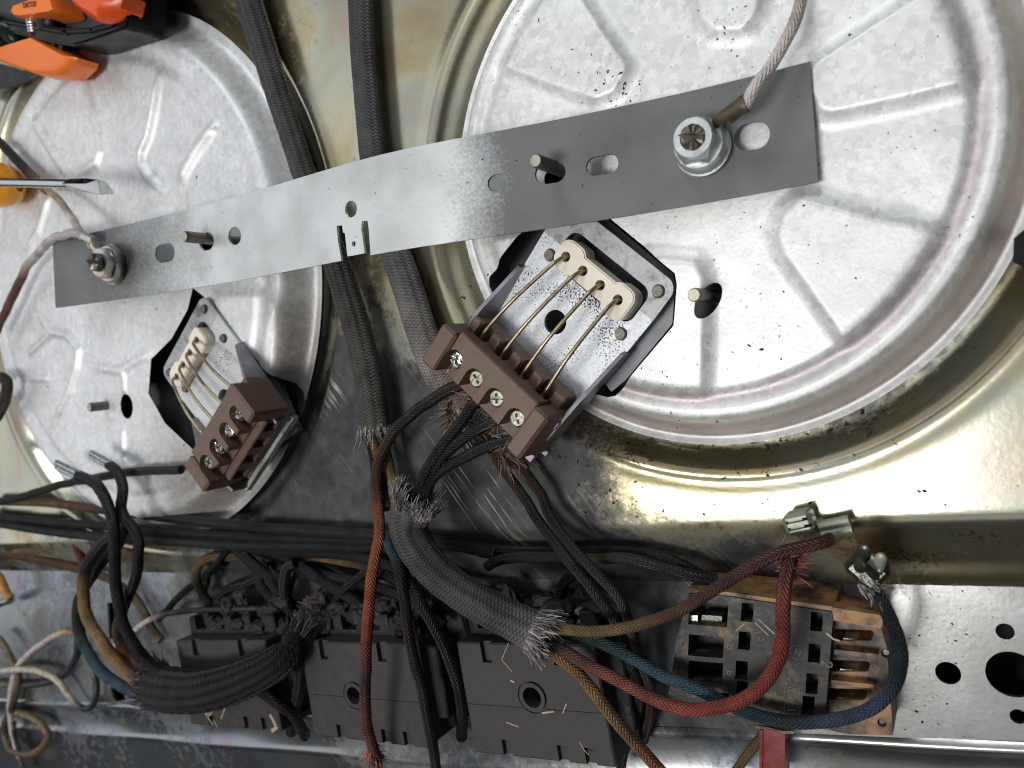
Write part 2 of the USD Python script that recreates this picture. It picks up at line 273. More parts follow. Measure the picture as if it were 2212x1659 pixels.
mat('wire_skin', {'cd': ('attribute', {'attribute': 'Cd'}), 'g': ('geometry', {}), 'n': ('noise_texture', {'scale': 420.0, 'detail': 5.0}), 'r': ('rgb_ramp', {'ramp': [(.3, (.55, .5, .45)), (.6, (1.1, 1.1, 1.1))]}), 'm': ('mix', {'mix_type': 'multiply', 'fac': 1.0}), 'b': ('bump', {'strength': .3, 'distance': .0004}), 'p': ('principled_bsdf', {'roughness': .45})},
    [('g.position', 'n.vector'), ('n.fac', 'r.fac'), ('cd.color', 'm.color1'), ('r.color', 'm.color2'), ('m.color', 'p.base_color'), ('n.fac', 'b.height'), ('b.normal', 'p.normal')])
mat('fray', {'cd': ('attribute', {'attribute': 'Cd'}), 'p': ('principled_bsdf', {'roughness': .45})}, [('cd.color', 'p.base_color')])

plain('black_iron', (.012, .012, .013), .7, 0, .4, 200)
plain('under_steel', (.075, .08, .088), .55, .3, .25, 150)
plain('shield', (.24, .25, .27), .5, .3, .15, 150, dark=(.10, .10, .11), cover=.36)
plain('mauve_tab', (.34, .24, .33), .4, .5, .15, 200)
plain('tray_white', (.70, .72, .76), .5, .35, .14, 120, .25, 500, .0006, speck=.90)
plain('tray_left', (.62, .635, .645), .5, .35, .12, 120, .25, 400, .0006, speck=.92)
plain('tray_grey', (.40, .41, .41), .5, .5, .3, 180, .2, 700, .0004, dark=(.17, .165, .19), cover=.42, dscale=160)
plain('tray_wall', (.26, .25, .28), .42, .7, .2, 150)
plain('ceramic', (.80, .74, .62), .45, 0, .05, 120, .06, dark=(.5, .41, .3), cover=.27, dscale=500)
plain('bakelite', (.135, .083, .062), .5, 0, .2, 500, .25, 1800, .0003, dark=(.09, .06, .05), cover=.33, dscale=250)
plain('wire_copper', (.40, .33, .22), .35, .85, .35, 200)
plain('screw_zinc', (.42, .42, .36), .35, .85, .35, 350, .3, 900)
plain('screw_burnt', (.55, .53, .5), .22, .9, .4, 400, .8, 700, .0008)
plain('steel_dark', (.16, .145, .125), .4, .8, .25, 300, .25, 1200)
plain('stud_end', (.45, .45, .36), .45, .7, .2, 500)
plain('zinc_nut', (.60, .62, .63), .38, .75, .15, 200, .2, 900, dark=(.2, .18, .16), cover=.33, dscale=200)
plain('gold_nut', (.62, .55, .42), .3, .85, .15, 150, dark=(.62, .63, .66), cover=.5, dscale=80)
plain('lug_brown', (.13, .105, .07), .45, .6, .25, 300)
plain('switch_black', (.044, .040, .041), .55, 0, .2, 300, .15, 1500, .0002, dark=(.055, .05, .045), cover=.4, dscale=60, spec=.3)
plain('char_black', (.007, .007, .007), .7, 0, .5, 300, .6, 300, .0012)
plain('selector_black', (.022, .022, .023), .45, 0, .3, 300, .2, 1200, .0003, dark=(.20, .13, .07), cover=.38, dscale=110, spec=.3)
plain('selector_brown', (.32, .17, .065), .5, 0, .3, 200, .2, 900, .0003, dark=(.03, .022, .017), cover=.48, dscale=90)
plain('relief_pale', (.15, .13, .10), .6)
plain('pale_smear', (.36, .31, .22), .6)
plain('blade_steel', (.40, .42, .38), .3, .9, .3, 400)
plain('dark_blade', (.10, .10, .085), .3, .8, .3, 400)
plain('spade_zinc', (.30, .31, .25), .5, .5, .15, 200, .1, 900, dark=(.2, .19, .15), cover=.35, dscale=200)
plain('crimp_zinc', (.45, .5, .52), .3, .9, .3, 400)
plain('orange_plastic', (.85, .19, .025), .38, 0, .05, 200, .05)
plain('red_orange_plastic', (.75, .085, .012), .35, 0, .05, 200, .05)
plain('black_plastic', (.006, .008, .008), .28, 0, .2, 100, .05, 800, .0002, spec=.18)
plain('grey_plastic', (.04, .045, .05), .5, 0, .15, 200, .1)
plain('print_brown', (.16, .03, .012), .6)
plain('chrome', (.62, .63, .64), .2, 1.0, .08, 150, .05)
plain('amber_plastic', (.85, .36, .03), .3, 0, .06, 80, .03)
plain('red_plastic', (.22, .025, .03), .3, 0, .15, 150, .05, dark=(.06, .02, .02), cover=.33, dscale=100)
plain('flake', (.015, .013, .012), .8, 0, .4, 900)
plain('cream_insulation', (.42, .36, .29), .5, 0, .2, 200, dark=(.12, .09, .06), cover=.4, dscale=220)
plain('white_insulation', (.55, .47, .46), .5, 0, .15, 200, dark=(.05, .045, .04), cover=.33, dscale=130)

# ------------------------------------------------------------------ geometry of the place
CR, RR = np.array([-.06118, .04098]), .07536           # right plate: centre, radius of its rim
CL, RL = np.array([-.3060, .0138]), .1105              # left plate
ZT = 11.0                                              # height of the plates' faces, mm
F0 = (at(2212, 1122, 2)[:2], at(1300, 1146, 2)[:2])    # front bend of the sheet, then the crease with the panel, then the panel's front bend
F1 = (at(2212, 1268, -10)[:2], at(300, 1236, -10)[:2])
F2 = (at(2212, 1605, -10)[:2], at(1500, 1574, -10)[:2])
def side(F, p):                                        # signed distance in front of a line (towards the viewer's bottom edge)
    d = F[1] - F[0]; d /= np.linalg.norm(d); n = np.array([-d[1], d[0]])
    if n[1] > 0: n = -n
    return (p - F[0]) @ n
def on_line(F, x): t = (x - F[0][0]) / (F[1][0] - F[0][0]); return F[0] + (F[1] - F[0]) * t
def blob(xy, px, py, rx, amt, z=0, ry=None, ang=-.13):
    c = at(px, py, z)[:2]; k = pxm(px, py, z); d = (xy - c) / k
    ca, sa = math.cos(ang), math.sin(ang); u, w = d[:, 0] * ca + d[:, 1] * sa, -d[:, 0] * sa + d[:, 1] * ca
    return amt * np.exp(-((u / rx) ** 2 + (w / (ry or rx)) ** 2))
def stains(xy):
    """soot (burnt black), brown stain and scratch allowance on the sheet and the panel"""
    p3 = np.c_[xy, np.zeros(len(xy))]
    nz = meshkit.fbm(p3 * 45, 5, 3) - .5
    s = sum(blob(xy, *a) for a in [(1225, 985, 55, .55), (1180, 1020, 60, .5), (1290, 1010, 70, .22), (1550, 1600, 150, .22), (1720, 1625, 150, .22), (800, 960, 190, 1.0), (640, 1060, 150, 1.0), (960, 1080, 150, .8), (740, 760, 90, .5), (900, 1180, 330, .7), (1130, 1170, 110, .45), (1300, 1270, 140, .8), (700, 1300, 260, .8),
                                   (1050, 1330, 320, .9), (1600, 1270, 130, .7), (1400, 1400, 140, .8), (1700, 1300, 170, .5), (540, 1250, 120, .35), (1110, 950, 45, .6), (900, 640, 60, .3), (560, 1110, 110, .5), (1420, 1590, 120, .5), (1560, 1600, 100, .35), (900, 1620, 260, .45), (330, 1560, 120, .34), (200, 1300, 180, .34), (480, 1260, 130, .5), (100, 1540, 160, .36), (420, 1330, 100, .4), (60, 1420, 120, .3), (300, 1480, 120, .4)])
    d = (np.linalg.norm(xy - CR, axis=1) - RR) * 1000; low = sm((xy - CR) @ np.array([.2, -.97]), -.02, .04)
    s = np.clip(s, 0, 1.15) + nz * .5
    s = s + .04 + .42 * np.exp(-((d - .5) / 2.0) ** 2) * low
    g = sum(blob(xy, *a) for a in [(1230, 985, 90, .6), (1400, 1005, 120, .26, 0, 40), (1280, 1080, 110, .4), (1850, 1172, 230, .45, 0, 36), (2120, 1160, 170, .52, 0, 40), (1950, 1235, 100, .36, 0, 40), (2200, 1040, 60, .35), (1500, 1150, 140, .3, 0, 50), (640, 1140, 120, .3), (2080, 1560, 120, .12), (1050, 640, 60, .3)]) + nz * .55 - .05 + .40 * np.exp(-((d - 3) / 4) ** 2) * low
    b = np.ones(len(xy)) * .12 + sum(blob(xy, *a) for a in [(1070, 1030, 130, .9), (740, 800, 110, .6), (980, 1000, 60, .4)])
    return np.clip(np.c_[s, g, b], 0, 1.3)
def gridmesh(xs, ys, zf):
    X, Y = np.meshgrid(xs, ys, indexing='ij'); xy = np.c_[X.ravel(), Y.ravel()]
    i, j = np.meshgrid(np.arange(len(xs) - 1), np.arange(len(ys) - 1), indexing='ij'); m = len(ys); q = (i * m + j).ravel()
    return xy, np.vstack([np.c_[q, q + m, q + m + 1], np.c_[q, q + m + 1, q + 1]])
def drop(v, f, keep):
    f = f[keep]; u, inv = np.unique(f, return_inverse=True); return v[u], inv.reshape(-1, 3), u
def cut_holes(xy, f, polys, cell):
    """takes polygons out of a flat grid, moving the grid's points next to an outline onto it"""
    for pl in polys:
        near = np.where(contains_xy(pl.buffer(cell * 2), xy[:, 0], xy[:, 1]))[0]
        for k in near:
            p = Point(xy[k]); ln = pl.exterior
            if ln.distance(p) < cell * .78:
                q = ln.interpolate(ln.project(p)); xy[k] = (q.x, q.y)
        c = xy[f].mean(1)
        f = f[~contains_xy(pl, c[:, 0], c[:, 1])]
    return xy, f

# ---- the sheet under everything
xs, ys = np.arange(-.58, .050, .0013), np.arange(-.19, .175, .0013)
xy, f = gridmesh(xs, ys, None)
def sheet_z(xy):
    z = np.full(len(xy), 3.0)
    for c, r in ((CR, RR + .0012), (CL, RL + .0012)):
        d = (np.linalg.norm(xy - c, axis=1) - r) * 1000
        wd_ = 7.6 + 2.2 * sm((xy - c)[:, 0] / r, -.1, .9) + 2.5 * sm(-(xy - c)[:, 0] / r, .2, .9)
        lip = -4.5 + 7.5 * sm(d, 0.2, wd_) + .5 * np.exp(-((d - wd_ - .6) / 2.4) ** 2)
        z = z * sm(d, 14, 22) + lip * (1 - sm(d, 14, 22))
    s0, s1 = side(F0, xy) * 1000, side(F1, xy) * 1000
    t = s0 / np.maximum(s0 - s1, 1e-6)                # 0 at the bend, 1 at the crease
    drop_ = 5.5 * sm(t, -.12, .50) + 7.5 * sm(t, .30, 1.10) / sm(np.array(1.0), .30, 1.10)
    z = z - drop_
    z += (meshkit.fbm(np.c_[xy * 30, 0 * xy[:, :1]], 3, 11) - .5) * .25
    return z / 1000
keep = (side(F1, xy) < .0013)[f].all(1)
v = np.c_[xy, sheet_z(xy)]
v, f, u = drop(v, f, keep)
tag(obj('hob_sheet', (v, f), 'gold_sheet', cd=stains(v[:, :2]), smooth=True), kind='structure')

# ---- the front panel with its round holes
def panel_point(t, s):                                 # t along in metres of x, s 0 at the crease .. 1 at the front bend
    a, b = on_line(F1, t), on_line(F2, t); return a + (b - a) * s
pan = Polygon([panel_point(x, s) for x, s in ((.05, -.02), (.05, 1), (-.62, 1), (-.62, -.02))])
HOLES = [(2171, 1364, 17.5), (2048, 1454, 24.5), (2187, 1457, 50), (2200, 1548, 16), (2150, 1570, 0)]
for px, py, r in HOLES:
    if r: pan = pan.difference(Point(at(px, py, -10)[:2]).buffer(r * pxm(px, py, -10), 24))
slot = Polygon(A([(232, 1302), (247, 1302), (250, 1380), (236, 1380)], -10)); pan = pan.difference(slot)
pan = pan.difference(Polygon(A([(238, 1485), (262, 1483), (272, 1512), (248, 1516)], -10)))
pm = prism(pan, -.0112, -.010).refine_to_length(.0035)
pv, pf = arr(pm)
tag(obj('front_panel', (pv, pf), 'silver_panel', cd=stains(pv[:, :2]) * np.where(pv[:, 2:] > -.0105, 1, 1), smooth=False), kind='structure')
# folded edge in front of it, with a rolled bend that catches the light
rows = [(-.0003, -10.0), (.0008, -9.2), (.0018, -9.0), (.0028, -9.6), (.0040, -11.8), (.0056, -13.6), (.010, -14.2), (.016, -14.4), (.0175, -13.2), (.0195, -13.0), (.021, -14.6), (.06, -15.5), (.14, -16)]
tx = np.linspace(.06, -.62, 220); d2 = F2[1] - F2[0]; d2 /= np.linalg.norm(d2); n2 = np.array([-d2[1], d2[0]]); n2 = -n2 if n2[1] > 0 else n2
V = np.array([[*(on_line(F2, x) + n2 * o), z / 1000 + .0004 * math.sin(x * 60 + o * 300)] for x in tx for o, z in rows])
m = len(rows); i, j = np.meshgrid(np.arange(len(tx) - 1), np.arange(m - 1), indexing='ij'); q = (i * m + j).ravel()
ff = np.vstack([np.c_[q, q + 1, q + m + 1], np.c_[q, q + m + 1, q + m]])
tr = trimesh.Trimesh(V, ff, process=False)
if tr.face_normals[:, 2].mean() < 0: ff = ff[:, ::-1]
tag(obj('panel_flange', (V, ff), 'silver_panel', cd=stains(V[:, :2]) * [.8, 1, 1], smooth=True), kind='structure')
# dark inside seen through the panel holes
tag(obj('cavity_floor', box(-.7, .1, -.36, .2, -.034, -.032), 'black_iron', smooth=False), kind='structure')

# ------------------------------------------------------------------ hot plates
def disc_profile(r, R, kr):
    """height in mm over the radius: face, groove, band, shoulder, thin rim"""
    r = r / R
    z = np.full(r.shape, ZT)
    z -= 1.0 * (sm(r, .785, .822) - sm(r, .826, .868)) + .4 * sm(r, .86, .90)
    z -= (ZT - 1.2) * sm(r, .885, .974)
    z += .8 * sm(r, .978, 1.0)
    return z
def embossed(xy, panels, h, soft):
    """raised panels (polygons) with a rolled slope round them"""
    z = np.zeros(len(xy))
    for pl, fade in panels:
        d = np.full(len(xy), 99.0)
        sel = contains_xy(pl.buffer(.012), xy[:, 0], xy[:, 1]); idx = np.where(sel)[0]
        ring = np.array(pl.exterior.segmentize(.0004).coords)
        from scipy.spatial import cKDTree
        dd = cKDTree(ring).query(xy[idx])[0]; ins = contains_xy(pl, xy[idx, 0], xy[idx, 1])
        d[idx] = np.where(ins, -dd, dd)
        z = np.maximum(z, h * (1 - np.clip(d / soft, 0, 1)) ** 1.7 * fade(xy))
    return z
def ridge(xy, line, w, h):
    ln = LineString(line); xyb = contains_xy(ln.buffer(w * 4), xy[:, 0], xy[:, 1]); idx = np.where(xyb)[0]
    ring = np.array(ln.segmentize(.0003).coords)
    from scipy.spatial import cKDTree
    z = np.zeros(len(xy)); dd, ii = cKDTree(ring).query(xy[idx]); t = ii / len(ring)
    z[idx] = h * np.exp(-(dd / w) ** 2) * np.minimum(1, np.minimum(t, 1 - t) * 6 + .1); return z
def rpoly(pts, z, r=.0022): return Polygon(A(pts, z)).buffer(-r).buffer(r * 2, 8).buffer(-r)

def hot_plate(name, label, C, R, cell, zfun, holes, matname, tint):
    t = thing(name, label, 'hot plate', (C[0], C[1], 0))
    g = np.arange(-R - cell, R + cell * 2, cell); xy, f = gridmesh(g + C[0], g + C[1], None)
    xy, f = cut_holes(xy, f, [Point(C).buffer(R, 90).exterior.buffer(0) if False else p for p in holes], cell)
    r = np.linalg.norm(xy - C, axis=1)                       # round outline: pull the outer ring of points onto the circle
    out = (r > R - cell * .6) & (r < R + cell * .75)
    xy[out] = C + (xy[out] - C) / r[out, None] * R
    r = np.linalg.norm(xy - C, axis=1)
    f = f[(r[f] <= R + 1e-6).all(1)]
    z = zfun(xy) / 1000
    v, f, u = drop(np.c_[xy, z], f, np.ones(len(f), bool))
    obj('cover', (v, f), matname, t, cd=tint(v[:, :2]), smooth=True)
    obj('plate_underside', cyl(C[0], C[1], -.004, -.0012, R * .985, n=64), 'under_steel', t)
    return t
def unit(v): v = np.array(v, float); return v / np.linalg.norm(v)
# right plate
KR = lambda xy: 1 - sm(np.linalg.norm(xy - CR, axis=1) / RR, .76, .86)
pr = [(rpoly([(1040, 126), (1110, 150), (1200, 184), (1292, 214), (1330, 200), (1358, 150), (1300, 68), (1255, -4), (1200, -90), (1060, -40)], ZT), KR),
      (rpoly([(1505, -70), (1512, 0), (1520, 42), (1550, 67), (1608, 66), (1634, 32), (1644, -10), (1670, -80)], ZT), KR),
      (rpoly([(2040, -38), (1990, 0), (1860, 82), (1757, 148), (1758, 200), (1775, 236), (1802, 243), (1950, 212), (2065, 184), (2200, 150), (2200, -40)], ZT), KR),
      (rpoly([(1735, 434), (1790, 448), (1900, 478), (2010, 500), (2120, 530), (1900, 830), (1858, 772), (1812, 706), (1745, 612), (1700, 550), (1686, 510), (1697, 466)], ZT), KR),
      (rpoly([(1400, 560), (1455, 566), (1505, 571), (1520, 600), (1521, 680), (1520, 770), (1515, 880), (1250, 860), (1300, 700)], ZT), KR),
      (rpoly([(1010, 560), (1080, 520), (1200, 500), (1220, 540), (1130, 640), (1040, 700)], ZT), KR)]
def z_right(xy):
    r = np.linalg.norm(xy - CR, axis=1)
    return disc_profile(r, RR, 0) + embossed(xy, pr, 2.1, .0044) + (meshkit.fbm(np.c_[xy * 60, 0 * xy[:, :1]], 3, 5) - .5) * .35 * (r < RR * .97)
open_r = Polygon(A([(1140, 494), (1200, 470), (1310, 466), (1463.6, 591), (1468, 615), (1461, 703), (1359, 823), (1330, 855), (1312, 858), (1292, 853), (1210, 860), (1100, 720), (1065.5, 640), (1055, 618), (1056, 600), (1082, 566)], ZT))
kid = lambda px, py, a, b, ang, z: affinity.rotate(affinity.scale(Point(at(px, py, z)[:2]).buffer(pxm(px, py, z), 12), a, b), ang)
holes_r = [open_r, kid(1532, 650, 22, 42, -28, ZT), kid(1206, 382, 34, 24, 5, ZT)]
def tint_shade_r(xy):
    a = np.ones((len(xy), 3)); r = np.linalg.norm(xy - CR, axis=1) / RR
    k = (blob(xy, 1330, 800, 150, .5, ZT) + blob(xy, 1180, 620, 90, .4, ZT))[:, None] * (meshkit.fbm(np.c_[xy * 300, 0 * xy[:, :1]], 4, 8) ** 2)[:, None]
    ring = (sm(r, .795, .815) - sm(r, .84, .86))[:, None] * [.24, .32, .30] + (sm(r, .90, .93) - sm(r, .965, .98))[:, None] * [.40, .48, .49]  # mauve rings painting the slope shade of groove and shoulder, lower right only
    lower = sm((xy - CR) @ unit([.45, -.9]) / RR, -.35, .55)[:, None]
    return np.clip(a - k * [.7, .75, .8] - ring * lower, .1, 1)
plate_r = hot_plate('hot_plate', 'smaller white embossed hot plate underside on the right, beneath the dark end of the bar', CR, RR, .00055, z_right, holes_r, 'cover_right', tint_shade_r)
obj('inner_shield', prism(Polygon(A([(1290, 476), (1312, 472), (1457, 592), (1463, 616), (1456, 700), (1356, 820), (1325, 845), (1290, 800), (1230, 560)], 7)), .0065, .0085), 'shield', plate_r)
# left plate
KL = lambda xy: 1 - sm(np.linalg.norm(xy - CL, axis=1) / RL, .74, .86)
def z_left(xy):
    r = np.linalg.norm(xy - CL, axis=1)
    z = disc_profile(r, RL, 0) + (meshkit.fbm(np.c_[xy * 40, 0 * xy[:, :1]], 3, 15) - .5) * .6 * (r < RL * .97)
    for ln, w, h in LRIDGE: z = z + ridge(xy, A(ln, ZT), w * .85, h * 1.35)
    return z + embossed(xy, pl_, 1.2, .0055)
LRIDGE = [([(183, 150), (197, 220), (212, 290), (218, 330), (210, 352), (160, 385)], .0022, 1.3), ([(350, 145), (335, 240), (325, 290), (308, 330), (306, 355), (325, 385), (362, 418)], .0024, 1.8),
          ([(66, 245), (100, 305), (125, 345), (148, 378)], .0022, 1.2), ([(470, 265), (430, 320), (405, 365), (388, 400)], .0028, 1.5),
          ([(75, 640), (95, 690), (118, 716), (150, 725), (172, 755), (168, 790), (150, 850), (113, 930)], .0024, 1.3), ([(118, 716), (60, 768)], .0020, 1.1), ([(200, 792), (262, 800), (330, 760)], .0024, 1.0),
          ([(268, 800), (270, 850)], .0018, .8), ([(266, 920), (268, 1000)], .0020, .9), ([(60, 817), (110, 818)], .0020, 1.0), ([(110, 415), (85, 500), (60, 545)], .0024, 1.2)]
pl_ = [(rpoly([(560, 640), (600, 660), (560, 770), (480, 690), (470, 640)], ZT, .003), lambda xy: 1.0)]
open_l = Polygon(A([(417, 622), (406, 668), (371, 731), (327, 776), (321, 850), (356, 914), (417, 972), (500, 1010), (640, 930), (600, 830), (563, 792), (486, 690), (440, 640)], ZT))
holes_l = [open_l, kid(273, 878, 22, 27, 0, ZT), kid(440, 518, 34, 26, 0, ZT)]
tint_shade_l = lambda xy: np.clip(np.ones((len(xy), 3)) - (blob(xy, 430, 1040, 120, .55, 5) + blob(xy, 655, 740, 50, .62, 2, 150) + blob(xy, 600, 920, 110, .7, 4) + blob(xy, 540, 1030, 100, .55, 2))[:, None] * [.8, .85, .9], .1, 1)  # flank blob puts the shoulder's shade into the colour, the others are soot
plate_l = hot_plate('hot_plate', 'larger white embossed hot plate underside at the left, a screwdriver tip lying over it', CL, RL, .00085, z_left, holes_l, 'cover_left', tint_shade_l)

obj('inner_shield', prism(Polygon(A([(470, 660), (560, 785), (600, 830), (640, 930), (560, 985), (480, 900), (440, 700)], 5)), .0020, .0040), 'shield', plate_l)
def stud(parent, px, py, z0, z1, tip, wpx, lean=None):
    """a plain round stud standing on a plate, its base seen at (px, py)"""
    e = at(*tip, z1); b = np.array([e[0], e[1], z0 / 1000]); r = wpx / 2 * pxm(*tip, z1)
    C = np.array([b, b + (e - b) * .5, e - (e - b) * .03, e]); V, f, uv = tube(C, [r, r, r, r * .86], 20)
    s = obj('stud', (V, f), 'steel_dark', parent, smooth=35)
    d = (e - b) / np.linalg.norm(e - b); V2, f2, _ = tube(np.array([e, e + d * .00015]), r * .8, 20)
    obj('stud_end', (V2, f2), 'stud_end', s, smooth=35)
stud(plate_r, 1213, 376, 2, 31, (1157, 347), 31)
stud(plate_r, 1541, 655, 2, 21, (1499, 637), 31)
stud(plate_l, 274, 879, 2, 18.5, (193, 880), 20)
stud(plate_l, 470, 524, 4, 34.0, (398, 511), 25)

# ------------------------------------------------------------------ cross bar
stations = [((1759, 263), 12.2), ((1475, 323), 15.5), ((1215, 374), 20.5), ((1010, 410), 26.5), ((850, 439), 32.0), ((702, 471), 29.5), ((507, 512), 25.5), ((306, 561), 24.0), ((119, 594), 23.0)]
Q = np.array([at(*p, z) for p, z in stations])
bo = Q[0, :2]; bd = Q[-1, :2] - bo; bl = np.linalg.norm(bd); bd = bd / bl; bn = np.array([-bd[1], bd[0]]); bn = -bn if bn[1] < 0 else bn
us = (Q[:, :2] - bo) @ bd; zs = Q[:, 2]
off = (Q[:, :2] - bo) @ bn
zfit = np.poly1d(np.polyfit(us, off, 3))
from scipy.interpolate import PchipInterpolator
_ug = np.arange(-.06, bl + .06, .001); _zg = np.interp(_ug, us, zs)
_zg = np.where(_ug < us[0] + .012, np.interp(us[0] + .012, us, zs), np.where(_ug > us[-1], zs[-1] + (_ug - us[-1]) * (zs[-1] - zs[-2]) / (us[-1] - us[-2]), _zg))
_kk = np.exp(-(np.arange(-45, 46) / 16.0) ** 2 / 2); _zg = np.convolve(np.pad(_zg, 45, mode='reflect', reflect_type='odd'), _kk / _kk.sum(), 'valid')
zc = lambda u: np.interp(u, _ug, _zg)
def bar_uv(px, py):
    z = 20.0
    for _ in range(12):
        p = at(px, py, z); u = (p[:2] - bo) @ bd; z = float(zc(u)) * 1000
    return np.array([u, (p[:2] - bo) @ bn])
BW = .02685
_top = np.array([bar_uv(*p) for p in [(1750, 135), (1460, 204), (1200, 257), (1000, 300), (840, 330), (690, 376), (500, 425), (383, 460), (213, 500)]])
_bot = np.array([bar_uv(*p) for p in [(1768, 392), (1490, 442), (1230, 487), (1020, 521), (860, 548), (715, 567), (515, 599), (312, 640), (122, 666)]])
ft, fb = np.polyfit(_top[:, 0], _top[:, 1], 2), np.polyfit(_bot[:, 0], _bot[:, 1], 2)
ue = np.linspace(0, 1, 40); ua, ub = np.array([_top[0, 0], bar_uv(116, 527)[0]]), np.array([_bot[0, 0], _bot[-1, 0]])
_t, _b = ua[0] + (ua[1] - ua[0]) * ue, ub[0] + (ub[1] - ub[0]) * ue
outline = Polygon(np.vstack([np.c_[_t, np.polyval(ft, _t)], np.c_[_b, np.polyval(fb, _b)][::-1]]))
def oval(px, py, w, h):
    a = [bar_uv(px + s * (w - h) / 2, py - s * (w - h) / 2 * .17) for s in (-1, 1)]
    r = h / 2 * pxm(px, py, 18)
    return LineString(a).buffer(r, 10)
cuts = [oval(1078, 396, 46, 38), oval(1190, 374, 66, 44), oval(1302, 357, 70, 40), oval(1625, 295, 76, 60), oval(509, 510, 40, 36), oval(448, 522, 44, 36), oval(358, 547, 20, 38), kid(0, 0, 1, 1, 0, 0)][:-1]
cuts += [Point(bar_uv(760, 452)).buffer(.0024 * 1, 16), Point(bar_uv(766, 527)).buffer(.0008, 10)]
tabcut = [Polygon([bar_uv(*p) for p in q]) for q in ([(729, 488), (741, 487), (743, 503), (747, 504), (752, 550), (757, 562), (740, 566), (732, 520)], [(784, 478), (796, 477), (799, 500), (803, 560), (786, 562), (790, 548), (784, 503), (782, 498)], [(738, 556), (760, 553), (790, 547), (800, 562), (740, 570)])]
sl = outline
for c in cuts + tabcut: sl = sl.difference(c)
if sl.geom_type != 'Polygon': sl = max(sl.geoms, key=lambda g: g.area)
bm = prism(sl, -.0004, .0004).refine_to_length(.0022)
bv, bf = arr(bm)
uu, ww, hh = bv[:, 0], bv[:, 1], bv[:, 2]
tabz = np.where((Polygon([bar_uv(*p) for p in [(744, 503), (784, 500), (791, 549), (752, 556)]]).buffer(.0006).contains(Point(0, 0))), 0, 0)
V = np.c_[bo[0] + bd[0] * uu + bn[0] * ww, bo[1] + bd[1] * uu + bn[1] * ww, zc(uu) + hh]
if np.linalg.det(np.array([[bd[0], bn[0]], [bd[1], bn[1]]])) < 0: bf = bf[:, ::-1]
x0, x1 = bar_uv(1120, 400)[0], bar_uv(900, 440)[0]; x2, x3 = bar_uv(560, 500)[0], bar_uv(220, 560)[0]
dk = np.maximum(1 - sm(uu, x0 * .9, x1), .85 * sm(uu, x2, x3)); dk += (meshkit.fbm(np.c_[uu * 60, ww * 90, 0 * uu], 3, 2) - .5) * .25
vv = np.c_[np.clip(dk, 0, 1), 0 * dk, 0 * dk]
trb = trimesh.Trimesh(V, bf, process=False)
tag(obj('cross_bar', (V, bf), 'bar_steel', cd=vv, smooth=False), 'long slotted steel bar, pale in the middle, crossing both hot plates', 'metal bar')

# bolts with flange nuts that hold the bar
def bolt(label, base, z0, sc, top, nutmat, tip_h, lugdir=None):
    b = at(*base, z0); t = thing('clamp_bolt', label, 'bolt', b); e = at(*top[0], top[1]) - b
    lean = e / (e[2]) if e[2] else np.array([0, 0, 1.0])
    def sh(m):
        v, f = arr(m); v = v * sc; return np.c_[v[:, :2] + v[:, 2:] * lean[None, :2] , v[:, 2]] + b, f
    obj('washer', sh(cyl(0, 0, 0, .0012, .0068, n=48) - cyl(0, 0, -.001, .003, .0034, n=32)), nutmat, t)
    nut = mf.Manifold.cylinder(.0052, .0057, .0057, 6).translate([0, 0, .0042]) ^ mf.Manifold.cylinder(.0075, .0073, .0040, 48).translate([0, 0, .0030])
    fl = mf.Manifold.cylinder(.0016, .0065, .0058, 48).translate([0, 0, .0032]) + cyl(0, 0, .0014, .0032, .0065, n=48)
    o = obj('flange_nut', sh((nut + fl) - cyl(0, 0, -.001, .02, .0030, n=24)), nutmat, t)
    # threaded end, broken off
    k = np.linspace(0, 1, 120); C = []
    prof = []
    for i in range(26): prof += [(.0030 - .0003 * (i % 2), .0006 * i * .5)]
    hmax = tip_h; z = np.array([p[1] for p in prof]); rr = np.array([p[0] for p in prof]); z = z / z.max() * hmax
    V, f, _ = tube(np.c_[0 * z, 0 * z, z], rr, 20)
    top_ = V[:, 2] > hmax * .93; V[top_, 2] += (rng.random(top_.sum()) - .5) * .0012
    obj('threaded_end', sh((V, f)), 'steel_dark', t)
    sp = mf.Manifold.hull_points(np.array([[.0026, 0, hmax], [-.0008, .0012, hmax], [-.0008, -.0012, hmax], [.0014, 0, hmax + .0004], [-.0030, .0004, hmax + .0013]]))
    obj('broken_tip', sh(sp), 'steel_dark', t)
    return t
bolt('silver flange nut and broken bolt on the right end of the bar', (1519, 321), 16.0, 1.0, ((1490, 291), 27.5), 'zinc_nut', .0098)
bolt('yellowish flange nut with a broken bolt near the left end of the bar', (245, 572), 24.6, 1.12, ((203, 566), 38.0), 'gold_nut', .0125)

